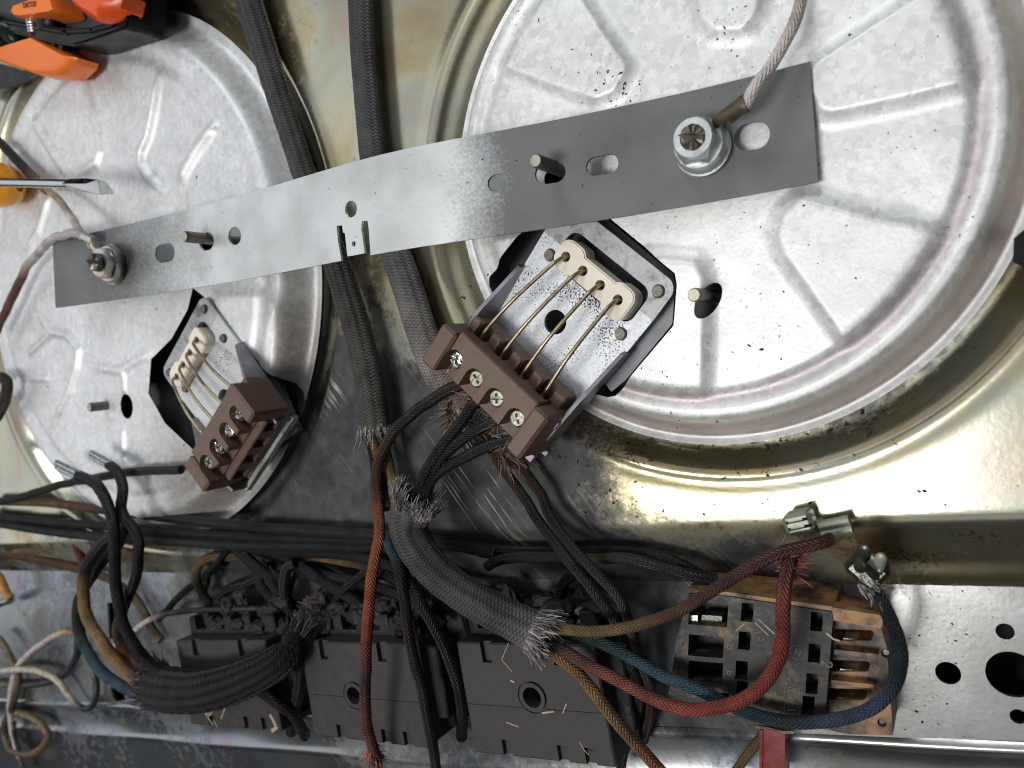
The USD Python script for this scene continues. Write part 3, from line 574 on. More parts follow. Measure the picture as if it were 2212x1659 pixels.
# ------------------------------------------------------------------ terminal connectors
def connector(label, a, b, cer, scr, zsc, tip, floor_mat, left):
    """bracket tray, ceramic piece with four leads, brown screw block; a along the block, b from block to ceramic (unit vectors of the plane)"""
    a, b = np.array(a), np.array(b)
    O = scr
    t = thing('terminal_connector', label, 'connector', (O[0], O[1], .0125))
    X = lambda m, o=O: xf(m, a, b, (o[0], o[1], 0))
    dc = np.array([(cer - O) @ a, (cer - O) @ b])
    wd = 20.0e-3
    # tray floor: wide strip with rounded far corners
    far = dc[1] + .0115; x0, x1 = dc[0] * .55 - wd, dc[0] * .55 + wd
    fl = Polygon([(x0 + .002, -.006), (x1 - .002, -.006), (x1, far - .010), (x1, far), (x0, far), (x0, far - .010)]).buffer(-.0035).buffer(.0035, 6)
    hole = Point(dc[0] * .55 - .002, .0215).buffer(.0034, 20)
    slot_ = rrect(dc[0] - .0140, dc[0] + .0145, dc[1] - .0048, dc[1] + .0062, .003)
    body = fl.difference(hole).difference(slot_)
    near = body.intersection(sbox(-1, -1, 1, dc[1] + .0005)); back = body.intersection(sbox(-1, dc[1] + .0005, 1, 1))
    tray = obj('bracket', X(prism(near, .0125, .0137)), floor_mat, t)
    obj('bracket_back', X(prism(back, .0125, .01372)), 'tray_grey', tray)
    obj('dark_liner', X(prism(slot_.buffer(.001), .0095, .0105)), 'black_iron', t)
    for s in (0, 1):
        xe = (x0, x1)[s]; xi = xe + (.0011, -.0011)[s]
        prof = [(-.009, .0125), (-.009, .0215), (.000, .0230), (.012, .0225), (.020, .0190), (.0275, .0160), (.0285, .0125)]
        cs = mf.CrossSection([np.array(prof)], mf.FillRule.NonZero).extrude(.0011)
        w = np.array(arr(cs)[0]); fw = arr(cs)[1]
        w2 = np.c_[min(xe, xi) + w[:, 2], w[:, 0], w[:, 1]]
        w2[:, 0] += (1 - 2 * s) * .002 * sm(w2[:, 1], .004, -.006)
        obj('side_wall', X((w2, fw)), 'tray_wall', tray)
    lip = cat(box(x0 + .001, x1 - .001, -.0095, -.0080, .0125, .0150))
    obj('front_lip', X(lip), 'tray_grey', tray)
    for rx, ry in ((x0 + .0035, far - .0042), (x1 - .0035, far - .0042), (x1 - .0048, dc[1] - .0075), (x0 + .0055, dc[1] - .0035)):
        obj('rivet', X(cyl(rx, ry, .0135, .0147, .0019, .0014, 20)), 'steel_dark', tray)
    if not left:
        for yy in (.0035, -.0085): obj('bent_tab', X(box(x1 - .0030, x1 - .0006, yy - .0012, yy + .0012, .0225, .0240, .0002)), 'mauve_tab', tray)
    # ceramic: thick ends, a waisted middle
    L = .0128; y = dc[1]
    cp = rrect(dc[0] - L, dc[0] - .0042, y - .0040, y + .0044, .0030).union(rrect(dc[0] + .0056, dc[0] + L + .0006, y - .0052, y + .0040, .0028)).union(sbox(dc[0] - .006, y - .0036, dc[0] + .008, y + .0030))
    cp = cp.buffer(.0004).buffer(-.0004)
    hx = [dc[0] + (i - 1.5) * .0063 for i in range(4)]
    cz = prism(cp, .0115, .0172) + prism(cp.buffer(-.0004), .0172, .0176)
    for h in hx: cz = cz - cyl(h, y - .0002, .0145, .02, .0014, n=20)
    cer_ = obj('ceramic_insulator', X(cz), 'ceramic', t, smooth=40)
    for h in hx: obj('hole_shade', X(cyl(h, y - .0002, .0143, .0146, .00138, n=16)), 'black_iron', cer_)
    # brown block
    hw = .0150; top, low = .0310, .0165
    B = box(-hw, hw, -.0048, .0078, low, top, .0004)
    B = B + box(-hw - .0055, -hw + .0002, -.0066, .0066, low, top + .0012, .0008) + box(hw - .0002, hw + .0050, -.0075, .0074, low, top + .0014, .0008)
    B = B + box(-hw - .003, hw + .003, .0066, .0110, low, .0236, .0005)
    for i in range(4): B = B + box((i - 1.5) * .0081 - .0030, (i - 1.5) * .0081 - .0022, .0074, .0106, low, .0250, .0002)
    B = B + box(-hw, hw, -.0078, -.0044, low, .0248, .0004)
    sx = [(i - 1.5) * .0081 for i in range(4)]
    for x in sx:
        B = B - cyl(x, 0, .0255, .04, .0029, n=28) - box(x - .0029, x + .0029, -.0090, 0, .0255, .04)
        B = B - box(x - .0022, x + .0022, -.009, -.0035, .0185, .0236)
        B = B - cyl(x, .006, .0, .0, .001) if False else B
        B = B - box(x - .0021, x + .0021, .0060, .0140, .0205, .0262)
    blk = obj('terminal_block', X(B), 'bakelite', t, smooth=25)
    for i, x in enumerate(sx):
        S = cyl(x, 0, .0235, .0290, .0026, n=28) + mf.Manifold.cylinder(.0007, .0026, .0020, 28).translate([x, 0, .0290])
        ang = [25, 70, 40, 55][i]
        gr = (box(-.003, .003, -.0004, .0004, .0284, .032) + box(-.0014, .0014, -.0004, .0004, .0284, .032).rotate([0, 0, 90])).rotate([0, 0, ang]).translate([x, 0, 0])
        S = S - gr
        burnt = (i == 0) if not left else (i in (1, 2, 3))
        if burnt:
            S = S.refine_to_length(.0006); v, f = arr(S); nn = meshkit.noise(v * 900, 4 + i) - .5; v[:, 2] += nn * .0009 * (v[:, 2] > .0275); S = (v, f)
        obj('screw', X(S), 'screw_burnt' if burnt else 'screw_zinc', blk, smooth=30)
        obj('clamp_plate', X(box(x - .0024, x + .0024, -.0062, -.0012, .0226, .0236)), 'dark_blade', blk)
    # four bent leads
    for h, x in zip(hx, sx):
        lx = lambda yy: h + (x - h) * (y - yy) / (y - .0105)
        p = [(h, y, .0150), (h, y - .0003, .0180), (lx(y - .0016), y - .0016, .0197), (lx(y - .0050), y - .0050, .0214), (lx(y * .55), y * .55, .0243), (x, .0105, .0242), (x, .0070, .0238)]
        C = spline([xf((np.array([q]), np.zeros((0, 3), int)), a, b, (O[0], O[1], 0))[0][0] for q in p], .0007)
        V, f, uv = tube(C, .00056, 10); obj('lead_wire', (V, f), 'wire_copper', t, smooth=True)
    return t
def unit(v): v = np.array(v, float); return v / np.linalg.norm(v)
scr_r = A([(988, 780), (1030, 820), (1073, 862), (1116, 897)], 29.5); cer_r = A([(1223, 551), (1260, 583), (1298, 615), (1336, 650)], 17.4)
ar = unit(unit(scr_r[-1] - scr_r[0]) + unit(cer_r[-1] - cer_r[0])); br = np.array([-ar[1], ar[0]])
connector('brown four screw terminal block on a white speckled bracket in the right hot plate', ar, br, cer_r.mean(0), scr_r.mean(0), 27.5, 0, 'tray_white', False)
scr_l = A([(515, 890), (497, 926), (473, 966), (448, 1003)], 29.5)[::-1]; cer_l = A([(430, 726), (412, 758), (393, 790), (377, 820)], 17.4)[::-1]
al = unit(unit(scr_l[-1] - scr_l[0]) + unit(cer_l[-1] - cer_l[0])); bl_ = np.array([-al[1], al[0]])
connector('brown four screw terminal block on the grey bracket in the left hot plate', al, bl_, cer_l.mean(0), scr_l.mean(0), 27.5, 0, 'tray_left', True)
# ------------------------------------------------------------------ braided cables and sleeves
BLK, CHA, BRN, ORG_, RED, TAN, BLU, GRN, MAR, GRY, WHT, OLV = (.022, .021, .024), (.035, .027, .024), (.10, .05, .03), (.50, .17, .045), (.42, .07, .045), (.36, .23, .10), (.06, .15, .25), (.026, .036, .036), (.13, .035, .032), (.06, .055, .06), (.72, .66, .62), (.17, .13, .06)
def path_w(pts, step=.0011):
    return spline([at(*p) for p in pts], step)
def cols(C, stops):
    t = np.r_[0, np.cumsum(np.linalg.norm(np.diff(C, axis=0), axis=1))]; t /= t[-1]
    if isinstance(stops, tuple): stops = [(0, stops), (1, stops)]
    x = [s[0] for s in stops]; c = np.array([s[1] for s in stops])
    return np.stack([np.interp(t, x, c[:, k]) for k in range(3)], 1)
def cable(label, pts, wpx, stops, name='braided_cable', cat_='cable', m='cable_braid', n=14, rough=.10, group=None, parent=None, taper=None):
    C = path_w(pts); C = C + (meshkit.noise(C * 160, len(pts)) - .5)[:, None] * [.0006, .0006, .0014]
    zb = np.mean([p[2] for p in pts]); r = np.array([wpx / 2 * (H - c[2]) / np.linalg.norm(c - [0, 0, H]) * 0 + wpx / 2 * pxm_at(c) for c in C])
    r = r.mean() * np.ones(len(C)) * (1 + .04 * (meshkit.noise(C * 300, 9) - .5))
    V, f, uv = tube(C, r, n, rough=rough, seed=len(pts))
    cc = cols(C, stops) * (.70 if m == 'cable_braid' else 1.0); cd = np.repeat(cc, n + 1, axis=0); cd = np.vstack([cd, cc[0] * .4, cc[-1] * .4])
    o = obj(name, (V, f), m, parent, smooth=True, uv=uv, cd=cd)
    if label: tag(o, label, cat_, group)
    return o
def pxm_at(p):
    """metres per photo pixel at a point of the world"""
    c = np.array([p[0], p[1], p[2] - H]); fwd = -B_
    return (c @ fwd) / F
def fray(parent, C, r, n, length, col, spread=.34, wid=1.0, flat=1.0, at_end=True, name='frayed_end', colvar=.5, inward=.002):
    """loose glass fibre strands at the open end of a sleeve (many, joined into one part)"""
    T, N, B = frames(C); i = -1 if at_end else 0; t = T[i] if at_end else -T[i]; c = C[i]
    vs, fs, cs, k = [], [], [], 0
    n = int(n * 1.7); wid = wid * .68
    for q in range(n):
        th = rng.random() * 2 * np.pi; rad = np.cos(th) * N[i] + flat * np.sin(th) * B[i]
        p0 = c + rad * r * (.92 + .1 * rng.random()) - t * inward * rng.random()
        d = t + rad * spread * (rng.random() * 1.2 - .2) + (rng.random(3) - .5) * .5; d /= np.linalg.norm(d)
        l = length * (.35 + .8 * rng.random()); w = wid * (.00022 + .00034 * rng.random())
        s = np.cross(d, rng.random(3) - .5); s /= np.linalg.norm(s); s2 = np.cross(d, s)
        bend = (rng.random(3) - .5) * l * .75
        pts = [p0, p0 + d * l * .55 + bend * .4, p0 + d * l + bend]
        for j, p in enumerate(pts):
            ww = w * (1, .9, .45)[j]; vs += [p + s * ww, p - s * ww * .5 + s2 * ww * .8, p - s * ww * .5 - s2 * ww * .8]
        for j in range(2):
            for e in range(3):
                a0, b0 = k + 3 * j + e, k + 3 * j + (e + 1) % 3
                fs += [[a0, b0, b0 + 3], [a0, b0 + 3, a0 + 3]]
        fs.append([k + 6, k + 7, k + 8])
        cc = np.array(col[q % len(col)]) * (1 - colvar / 2 + colvar * rng.random()); cs += [cc] * 9; k += 9
    return obj(name, (np.array(vs), np.array(fs)), 'fray', parent, smooth=False, cd=np.array(cs), kind='stuff')
def sleeve(label, pts, wpx, stops, flat=.75, ends=(), n=64, fold=0.0, cols_=((.22, .21, .2), (.1, .1, .1), (.32, .3, .28)), flare=0.0, nf=150, flen=.007, m_='sleeve_braid', rough=.05):
    C = path_w(pts, .0006); w = np.array(wpx, float) if np.ndim(wpx) else np.array([wpx, wpx], float)
    t = np.linspace(0, 1, len(C)); r = np.interp(t, np.linspace(0, 1, len(w)), w) / 2 * np.array([pxm_at(c) for c in C])
    if flare: r = r * (1 + flare * np.exp(-((1 - t) / .06) ** 2) * (1 in ends) + flare * np.exp(-(t / .06) ** 2) * (0 in ends))
    V, f, uv = tube(C, r, n, flat=flat, caps=False, rough=rough, seed=3)
    m = n + 1
    # lengthwise creases of a slack sleeve and the real relief of the weave
    th = uv[:, 1] * 2 * np.pi; rad = V - np.repeat(C, m, axis=0)
    P_, Q_ = uv[:, 0] / .0013 + 11 * uv[:, 1], uv[:, 0] / .0013 - 11 * uv[:, 1]
    ck = (np.floor(P_) + np.floor(Q_)) % 2
    hgt = np.where(ck < .5, np.abs(np.sin(np.pi * P_)), np.abs(np.sin(np.pi * Q_)))
    V = V + rad * (fold * (np.exp(-((np.cos(th - 1.1) - 1) / .02) ** 2) - np.exp(-((np.cos(th - .75) - 1) / .02) ** 2)))[:, None]
    V[np.arange(len(C)) * m + n] = V[np.arange(len(C)) * m]
    cc = cols(C, stops); cd = np.repeat(cc, m, axis=0)
    th_ = thing('braided_sleeve', label, 'cable sleeve', C[len(C) // 2])
    obj('woven_tube', (V, f), m_, th_, smooth=True, uv=uv, cd=cd)
    Vi, fi, uvi = tube(C, r * .9, 24, flat=flat, caps=False)
    obj('inner_lining', (Vi, fi[:, ::-1]), 'black_iron', th_, smooth=True)
    for e in ends: fray(th_, C, r[-1 if e else 0], nf, flen, cols_, flat=flat, at_end=bool(e))
    return th_
sleeve('black woven sleeve passing under the bar, its cut end showing orange cables', [(532, -40, 9), (540, 10, 9), (563, 83, 9), (587, 160, 9), (610, 233, 9), (632, 300, 9), (655, 370, 9), (690, 470, 9.5), (728, 570, 10), (750, 640, 10), (771, 710, 10.5), (793, 800, 11), (803, 860, 11), (811, 928, 11)],
       [66, 64, 58, 58, 66, 68, 72], [(0, (.045, .045, .05)), (.55, (.05, .048, .047)), (1, (.06, .056, .05))], ends=(1,), fold=.05, nf=110, flen=.005, cols_=((.2, .19, .18), (.06, .06, .06), (.3, .28, .26)))
sleeve('grey woven sleeve passing under the bar, burnt where it meets the right terminal block', [(774, -40, 8), (778, 0, 8), (782, 100, 8), (790, 200, 8), (799, 300, 8), (812, 390, 8), (832, 480, 8), (855, 550, 8), (880, 620, 8), (905, 700, 8), (935, 780, 8), (968, 845, 8), (1000, 893, 8)],
       [64, 62, 62, 70, 76, 78, 80], [(0, (.045, .045, .05)), (.5, (.07, .068, .07)), (.72, (.15, .145, .145)), (.88, (.22, .2, .18)), (1, (.13, .08, .05))], flat=.55, ends=(1,), fold=.05, nf=170, flen=.010, cols_=((.2, .16, .13), (.10, .06, .04), (.4, .36, .33)))
s3 = sleeve('short black woven sleeve with both ends frayed in the middle of the lower tangle', [(893, 1092, 24), (882, 1130, 24), (897, 1178, 24), (938, 1232, 24), (1000, 1282, 24), (1062, 1318, 24), (1120, 1347, 23), (1163, 1369, 22)],
       [92, 90, 84, 82, 82, 84, 92], [(0, (.10, .095, .095)), (.12, (.05, .048, .052)), (.85, (.055, .052, .055)), (1, (.16, .15, .145))], flat=.8, ends=(0, 1), fold=.06, nf=330, flen=.0052, flare=.08, cols_=((.20, .19, .18), (.13, .12, .12), (.34, .32, .30), (.22, .185, .205), (.12, .11, .10)))
sleeve('charred black sleeve curving across the left switch with four cables leaving its left end', [(338, 1482, 18), (367, 1490, 19), (433, 1493, 20), (500, 1477, 20), (567, 1449, 20), (617, 1416, 18), (640, 1380, 12)],
       [100, 96, 92, 90, 84, 76, 64], [(0, (.022, .019, .02)), (.5, (.008, .0075, .0075)), (1, (.007, .006, .006))], flat=.8, ends=(0, 1), nf=200, flen=.0075, m_='charred_braid', rough=.10, cols_=((.03, .026, .028), (.012, .012, .012), (.07, .06, .07)))

LOW = 1
CB = [
 ('brown to orange cable leading the bundle that runs in from the left edge', [(-30, 1081, 8), (0, 1083, 8), (100, 1086, 8), (217, 1100, 8), (300, 1110, 8), (433, 1126, 8), (560, 1138, 8), (737, 1150, 8), (860, 1160, 7), (971, 1173, 7), (1071, 1196, 6)], 22, [(0, BRN), (.1, OLV), (.25, (.22, .11, .05)), (.4, CHA), (1, CHA)]),
 ('second cable of the left bundle, plain black, under the brown one', [(-30, 1110, 7), (0, 1116, 7), (133, 1129, 7), (227, 1136, 7), (300, 1143, 7), (500, 1157, 7), (737, 1166, 7), (900, 1172, 7), (1000, 1180, 6)], 20, BLK),
 ('greenish black cable, lowest of the left bundle', [(-30, 1124, 6), (0, 1131, 6), (100, 1147, 6), (200, 1158, 6), (300, 1164, 6), (400, 1171, 6), (533, 1178, 6), (700, 1179, 6), (820, 1181, 6), (950, 1196, 5)], 21, [(0, BLK), (.3, GRN), (.5, (.05, .062, .055)), (.7, GRN), (1, BLK)]),
 ('thick black cable sagging under the left bundle toward the middle', [(430, 1165, 4), (500, 1175, 4), (600, 1190, 4), (737, 1196, 4), (830, 1215, 3), (900, 1250, 2)], 25, BLK),
 ('black cable with an orange stretch just left of the vertical red cable', [(560, 1180, 0), (633, 1196, 0), (700, 1205, 0), (750, 1214, 0), (787, 1222, 0), (847, 1246, 0), (900, 1275, 0)], 20, [(0, BLK), (.3, CHA), (.5, TAN), (.62, OLV), (.8, BLK), (1, BLK)]),
 ('dark brown cable with a blunt end in the middle right of the black sleeve', [(1052, 1224, 8), (1075, 1212, 8), (1120, 1204, 8), (1204, 1203, 8), (1287, 1207, 8), (1354, 1206, 8), (1437, 1226, 6), (1490, 1241, 5), (1550, 1252, 3)], 24, [(0, CHA), (.45, CHA), (.55, (.1, .085, .05)), (.7, GRY), (1, BLK)]),
 ('black cable running right behind the brown blunt one', [(1000, 1180, 5), (1100, 1190, 5), (1220, 1192, 5), (1340, 1190, 5), (1440, 1205, 4), (1530, 1250, 2)], 22, BLK),
 # looped cables at the left
 ('black cable from the nearer loose crimp, falling straight into the charred sleeve', [(172, 1028, 24), (190, 1036, 25), (213, 1052, 26), (232, 1085, 27), (245, 1135, 28), (248, 1189, 28), (249, 1256, 28), (257, 1306, 28), (268, 1349, 27), (293, 1395, 25), (322, 1431, 22), (352, 1455, 20), (392, 1475, 19)], 24, [(0, BLK), (.85, BLK), (1, (.06, .03, .025))]),
 ('black cable from the second loose crimp, bulging right before joining the first', [(236, 1004, 20), (254, 1018, 21), (265, 1053, 22), (262, 1095, 23), (270, 1120, 24), (287, 1139, 24), (298, 1166, 24), (299, 1199, 24), (294, 1239, 24), (281, 1279, 23), (266, 1316, 22), (254, 1356, 21), (261, 1392, 20), (284, 1426, 19), (330, 1462, 18), (390, 1482, 18)], 22, [(0, BLK), (.62, BLK), (.74, (.2, .08, .035)), (.85, BLK), (1, (.06, .03, .025))]),
 ('tan orange braided loop cable entering the charred sleeve from the left', [(268, 1125, 20), (255, 1150, 21), (230, 1165, 22), (203, 1196, 23), (185, 1239, 24), (179, 1289, 24), (191, 1339, 24), (218, 1381, 24), (251, 1425, 23), (291, 1468, 22), (332, 1491, 20), (390, 1500, 19)], 26, [(0, BLK), (.28, BLK), (.36, (.42, .26, .08)), (.6, (.42, .25, .10)), (.8, (.42, .2, .09)), (.92, (.40, .15, .06)), (1, BRN)]),
 ('blue braided loop cable, outermost of those entering the charred sleeve', [(268, 1140, 15), (255, 1175, 15), (232, 1198, 16), (201, 1239, 17), (178, 1281, 18), (168, 1323, 18), (173, 1367, 18), (191, 1408, 18), (218, 1448, 18), (255, 1478, 17), (301, 1500, 16), (340, 1512, 15), (390, 1510, 15)], 24, [(0, BLK), (.35, BLK), (.45, GRN), (.6, (.05, .13, .18)), (.78, (.06, .09, .17)), (.9, (.035, .03, .05)), (1, BLK)]),
 ('pale wire lying across the left panel toward the black terminals', [(585, 1313, -1), (530, 1315, 0), (467, 1316, 1), (400, 1320, 1), (350, 1329, 0), (310, 1347, -2), (267, 1384, -4), (232, 1406, -6)], 12, [(0, BLK), (.5, BLK), (.58, (.45, .38, .36)), (.85, (.6, .52, .52)), (1, (.5, .45, .42))], ),
 ('white wire bending down in a wide arc along the left edge of the panel', [(172, 1371, -3), (150, 1365, -3), (133, 1367, -3), (100, 1384, -3), (60, 1414, -4), (37, 1441, -4), (27, 1480, -5), (22, 1523, -6), (25, 1573, -7), (37, 1616, -8), (55, 1668, -9)], 12, [(0, BRN), (.08, TAN), (.15, (.5, .43, .42)), (.9, (.5, .43, .42)), (1, BLK)]),
 ('cream wire arching from the left edge into a black hooked end', [(-20, 1454, -2), (0, 1450, -2), (40, 1446, -2), (83, 1450, -2), (123, 1470, -2), (150, 1503, -3), (170, 1525, -4), (190, 1530, -5), (206, 1513, -5), (208, 1473, -5), (200, 1443, -5), (185, 1419, -5)], 13, [(0, (.5, .45, .42)), (.45, (.45, .4, .3)), (.62, (.45, .4, .3)), (.7, BLK), (.9, BLK), (.95, OLV), (1, OLV)]),
 ('brown cord looping at the lower left corner', [(-15, 1373, -4), (0, 1384, -4), (20, 1416, -4), (38, 1453, -5), (37, 1489, -5), (24, 1529, -6), (9, 1573, -7), (15, 1606, -7), (39, 1626, -7), (68, 1628, -7), (93, 1612, -7), (102, 1586, -7), (90, 1564, -7), (60, 1546, -8), (30, 1535, -9)], 15, [(0, OLV), (.3, (.06, .05, .035)), (.6, (.12, .07, .045)), (1, OLV)]),
 ('thin black wire hanging below the brown loop at the corner', [(30, 1560, -6), (36, 1600, -7), (45, 1640, -7), (58, 1672, -8)], 9, BLK),
 ('dark wire curving behind the blue loop toward the left edge', [(168, 1370, -2), (168, 1406, -3), (157, 1434, -4), (133, 1460, -5), (100, 1474, -6), (50, 1480, -7), (-15, 1476, -7)], 15, [(0, BLK), (.7, (.03, .025, .03)), (1, OLV)]),
 ('reddish brown cable crossing the panel from the left edge to a pale tip', [(-15, 1189, -2), (0, 1193, -2), (83, 1210, -2), (167, 1229, -3), (227, 1247, -4), (263, 1268, -5), (293, 1295, -6), (313, 1325, -6), (327, 1354, -6), (348, 1384, -6)], 17, [(0, (.16, .055, .03)), (.45, (.12, .05, .03)), (.7, (.2, .09, .04)), (.85, OLV), (.97, OLV), (1, TAN)]),
 ('short red cable dropping from the left bundle', [(155, 1150, 2), (163, 1170, 1), (171, 1191, 0), (179, 1213, -1), (184, 1232, -2)], 17, (.22, .05, .035)),
 ('orange tube end with a bright metal sleeve at the left edge', [(-12, 1238, 0), (0, 1252, 0), (13, 1279, -1), (24, 1292, -2)], 19, [(0, (.5, .24, .03)), (1, (.4, .19, .04))]),
 ('olive brown cable making a hook beside the black terminals', [(530, 1200, 0), (500, 1202, 0), (462, 1203, 0), (431, 1219, 0), (423, 1246, 0), (433, 1276, -1), (449, 1303, -2), (464, 1324, -4)], 20, [(0, BLK), (.2, OLV), (.42, (.25, .10, .035)), (.6, OLV), (.75, BLK), (1, BLK)]),
 ('black cable slanting from the bundle to the charred terminals, upper one', [(480, 1170, 3), (510, 1185, 3), (541, 1213, 3), (583, 1248, 2), (610, 1293, 0), (636, 1325, -2)], 24, BLK),
 ('black cable slanting to the charred terminals, left under the others', [(545, 1220, 0), (555, 1236, 0), (565, 1265, 0), (597, 1300, -2), (630, 1345, -4)], 20, CHA),
 ('black cable running long to the right above the middle switch', [(590, 1182, 2), (640, 1215, 2), (700, 1256, 1), (750, 1286, 0), (800, 1320, -2), (850, 1350, -4)], 26, BLK),
 ('short black cable standing up from the charred lump', [(640, 1215, 4), (622, 1226, 4), (614, 1262, 3), (620, 1305, 0), (640, 1330, -3)], 24, BLK),
 ('black cable behind the middle of the tangle, sloping gently down', [(600, 1186, 0), (700, 1240, -1), (800, 1262, -2), (900, 1305, -3), (960, 1350, -4)], 22, CHA),
 ('black cable hidden in the shade above the right dark switch', [(880, 1200, 0), (980, 1255, -2), (1100, 1290, -3), (1200, 1320, -4), (1320, 1350, -5)], 24, BLK),
 ('black cable bending into the gap right of the right dark switch', [(1240, 1240, 0), (1215, 1265, 0), (1215, 1300, -2), (1260, 1330, -4)], 22, BLK),
 ('dark cable leaving the charred sleeve and dropping between two switches', [(545, 1480, 14), (575, 1500, 13), (600, 1520, 12), (630, 1540, 8), (652, 1575, 2), (658, 1590, -4)], 24, [(0, BLK), (.5, (.045, .03, .04)), (1, BLK)]),
 ('black cable standing in the gap between the left and middle switches', [(640, 1365, 8), (648, 1420, 10), (648, 1480, 9), (636, 1530, 4), (630, 1580, -4)], 26, BLK),
 # centre
 ('cable from the first screw turning orange and red, hanging over the middle dark switch', [(1004, 829, 22), (990, 834, 21), (960, 846, 20), (937, 860, 19), (887, 896, 18), (851, 932, 17), (831, 966, 16), (818, 998, 15), (812, 1036, 15), (815, 1080, 16), (820, 1130, 19), (817, 1173, 22), (805, 1239, 25), (797, 1306, 26), (791, 1373, 25), (790, 1439, 24), (789, 1506, 23), (791, 1556, 22), (800, 1599, 20), (811, 1636, 18), (815, 1668, 16)], 25, [(0, CHA), (.2, CHA), (.36, BRN), (.42, (.38, .13, .04)), (.52, (.5, .16, .05)), (.6, (.48, .09, .05)), (.68, (.3, .07, .05)), (.76, (.08, .04, .045)), (.85, (.16, .05, .04)), (.93, (.2, .09, .06)), (1, (.10, .045, .045))]),
 ('orange cable coming out of the cut sleeve beside the brown one', [(804, 925, 11), (806, 945, 11), (815, 985, 11), (825, 1020, 11), (829, 1060, 11), (836, 1100, 14)], 20, [(0, (.45, .18, .05)), (.4, (.4, .16, .05)), (.7, BRN), (1, OLV)]),
 ('yellowish cable coming out of the cut sleeve, right hand one', [(826, 925, 11), (832, 960, 11), (840, 1000, 11), (852, 1050, 11), (862, 1090, 14)], 21, [(0, BLK), (.4, OLV), (.7, (.4, .28, .10)), (1, (.25, .18, .06))]),
 ('thin green cable edge beside the orange ones at the cut sleeve', [(789, 925, 9), (795, 950, 9), (802, 985, 8), (806, 1020, 7), (808, 1060, 6)], 13, (.03, .045, .035)),
 ('black cable from the second screw into the short sleeve', [(1046, 860, 22), (1025, 872, 21), (998, 911, 21), (965, 951, 21), (937, 991, 22), (912, 1037, 23), (900, 1075, 23), (892, 1120, 23)], 25, [(0, (.1, .06, .04)), (.12, BLK), (1, BLK)]),
 ('black cable from the third screw into the short sleeve', [(1085, 903, 22), (1064, 912, 20), (1020, 935, 20), (981, 964, 20), (950, 994, 21), (918, 1046, 22), (908, 1080, 23), (900, 1120, 23)], 25, [(0, (.12, .07, .04)), (.15, BLK), (1, BLK)]),
 ('black cable from the fourth screw into the short sleeve', [(1122, 943, 22), (1100, 951, 20), (1054, 965, 19), (1004, 988, 19), (965, 1008, 20), (932, 1038, 21), (919, 1080, 22), (905, 1125, 23)], 24, [(0, (.14, .08, .05)), (.12, BLK), (1, BLK)]),
 ('grey burnt cable, left one of a pair running down past the right dark switch', [(1062, 972, 10), (1070, 988, 9), (1097, 1027, 9), (1137, 1081, 9), (1157, 1116, 10), (1194, 1166, 12), (1231, 1216, 14), (1271, 1263, 14), (1305, 1308, 13), (1325, 1336, 12), (1347, 1389, 8), (1364, 1439, 4), (1379, 1489, 0), (1380, 1540, -3), (1367, 1583, -5), (1347, 1626, -6), (1340, 1668, -7)], 23, [(0, (.12, .06, .035)), (.1, (.10, .05, .03)), (.2, BLK), (.45, (.055, .05, .052)), (.6, GRY), (.75, (.06, .035, .04)), (1, CHA)]),
 ('grey cable with a burnt top, right of a pair, ending beside the selector switch', [(1105, 955, 12), (1118, 976, 11), (1138, 1022, 10), (1170, 1070, 10), (1186, 1112, 11), (1221, 1163, 13), (1258, 1206, 15), (1298, 1249, 15), (1334, 1288, 14), (1354, 1333, 12), (1371, 1389, 8), (1388, 1439, 4), (1404, 1489, 0), (1405, 1539, -3), (1391, 1599, -6)], 22, [(0, (.14, .075, .045)), (.12, (.10, .05, .03)), (.2, BLK), (.45, (.06, .052, .055)), (.7, (.08, .06, .065)), (.85, (.11, .05, .045)), (1, CHA)]),
 ('tan braided cable rising right from the short sleeve to the loose spade terminal', [(1120, 1347, 22), (1167, 1355, 22), (1220, 1360, 22), (1287, 1364, 22), (1354, 1356, 22), (1420, 1337, 22), (1475, 1315, 22), (1541, 1274, 22), (1608, 1233, 21), (1675, 1197, 19), (1725, 1183, 17), (1775, 1172, 15), (1795, 1163, 13)], 26, [(0, OLV), (.08, (.33, .23, .09)), (.35, (.28, .18, .08)), (.5, (.15, .08, .05)), (.7, (.10, .045, .04)), (1, (.15, .04, .04))]),
 ('red braided cable looping over the selector switch and rising to the spade terminal', [(1120, 1360, 20), (1167, 1386, 20), (1220, 1407, 20), (1270, 1437, 20), (1337, 1470, 20), (1404, 1506, 20), (1475, 1532, 20), (1541, 1530, 20), (1608, 1510, 21), (1655, 1470, 22), (1681, 1423, 22), (1691, 1373, 22), (1691, 1323, 22), (1695, 1273, 21), (1701, 1233, 19), (1709, 1195, 16)], 29, [(0, CHA), (.12, (.13, .08, .055)), (.25, (.27, .10, .07)), (.4, (.36, .11, .08)), (.52, (.42, .09, .06)), (.7, (.33, .075, .05)), (.88, (.30, .07, .05)), (.95, (.16, .05, .04)), (1, CHA)]),
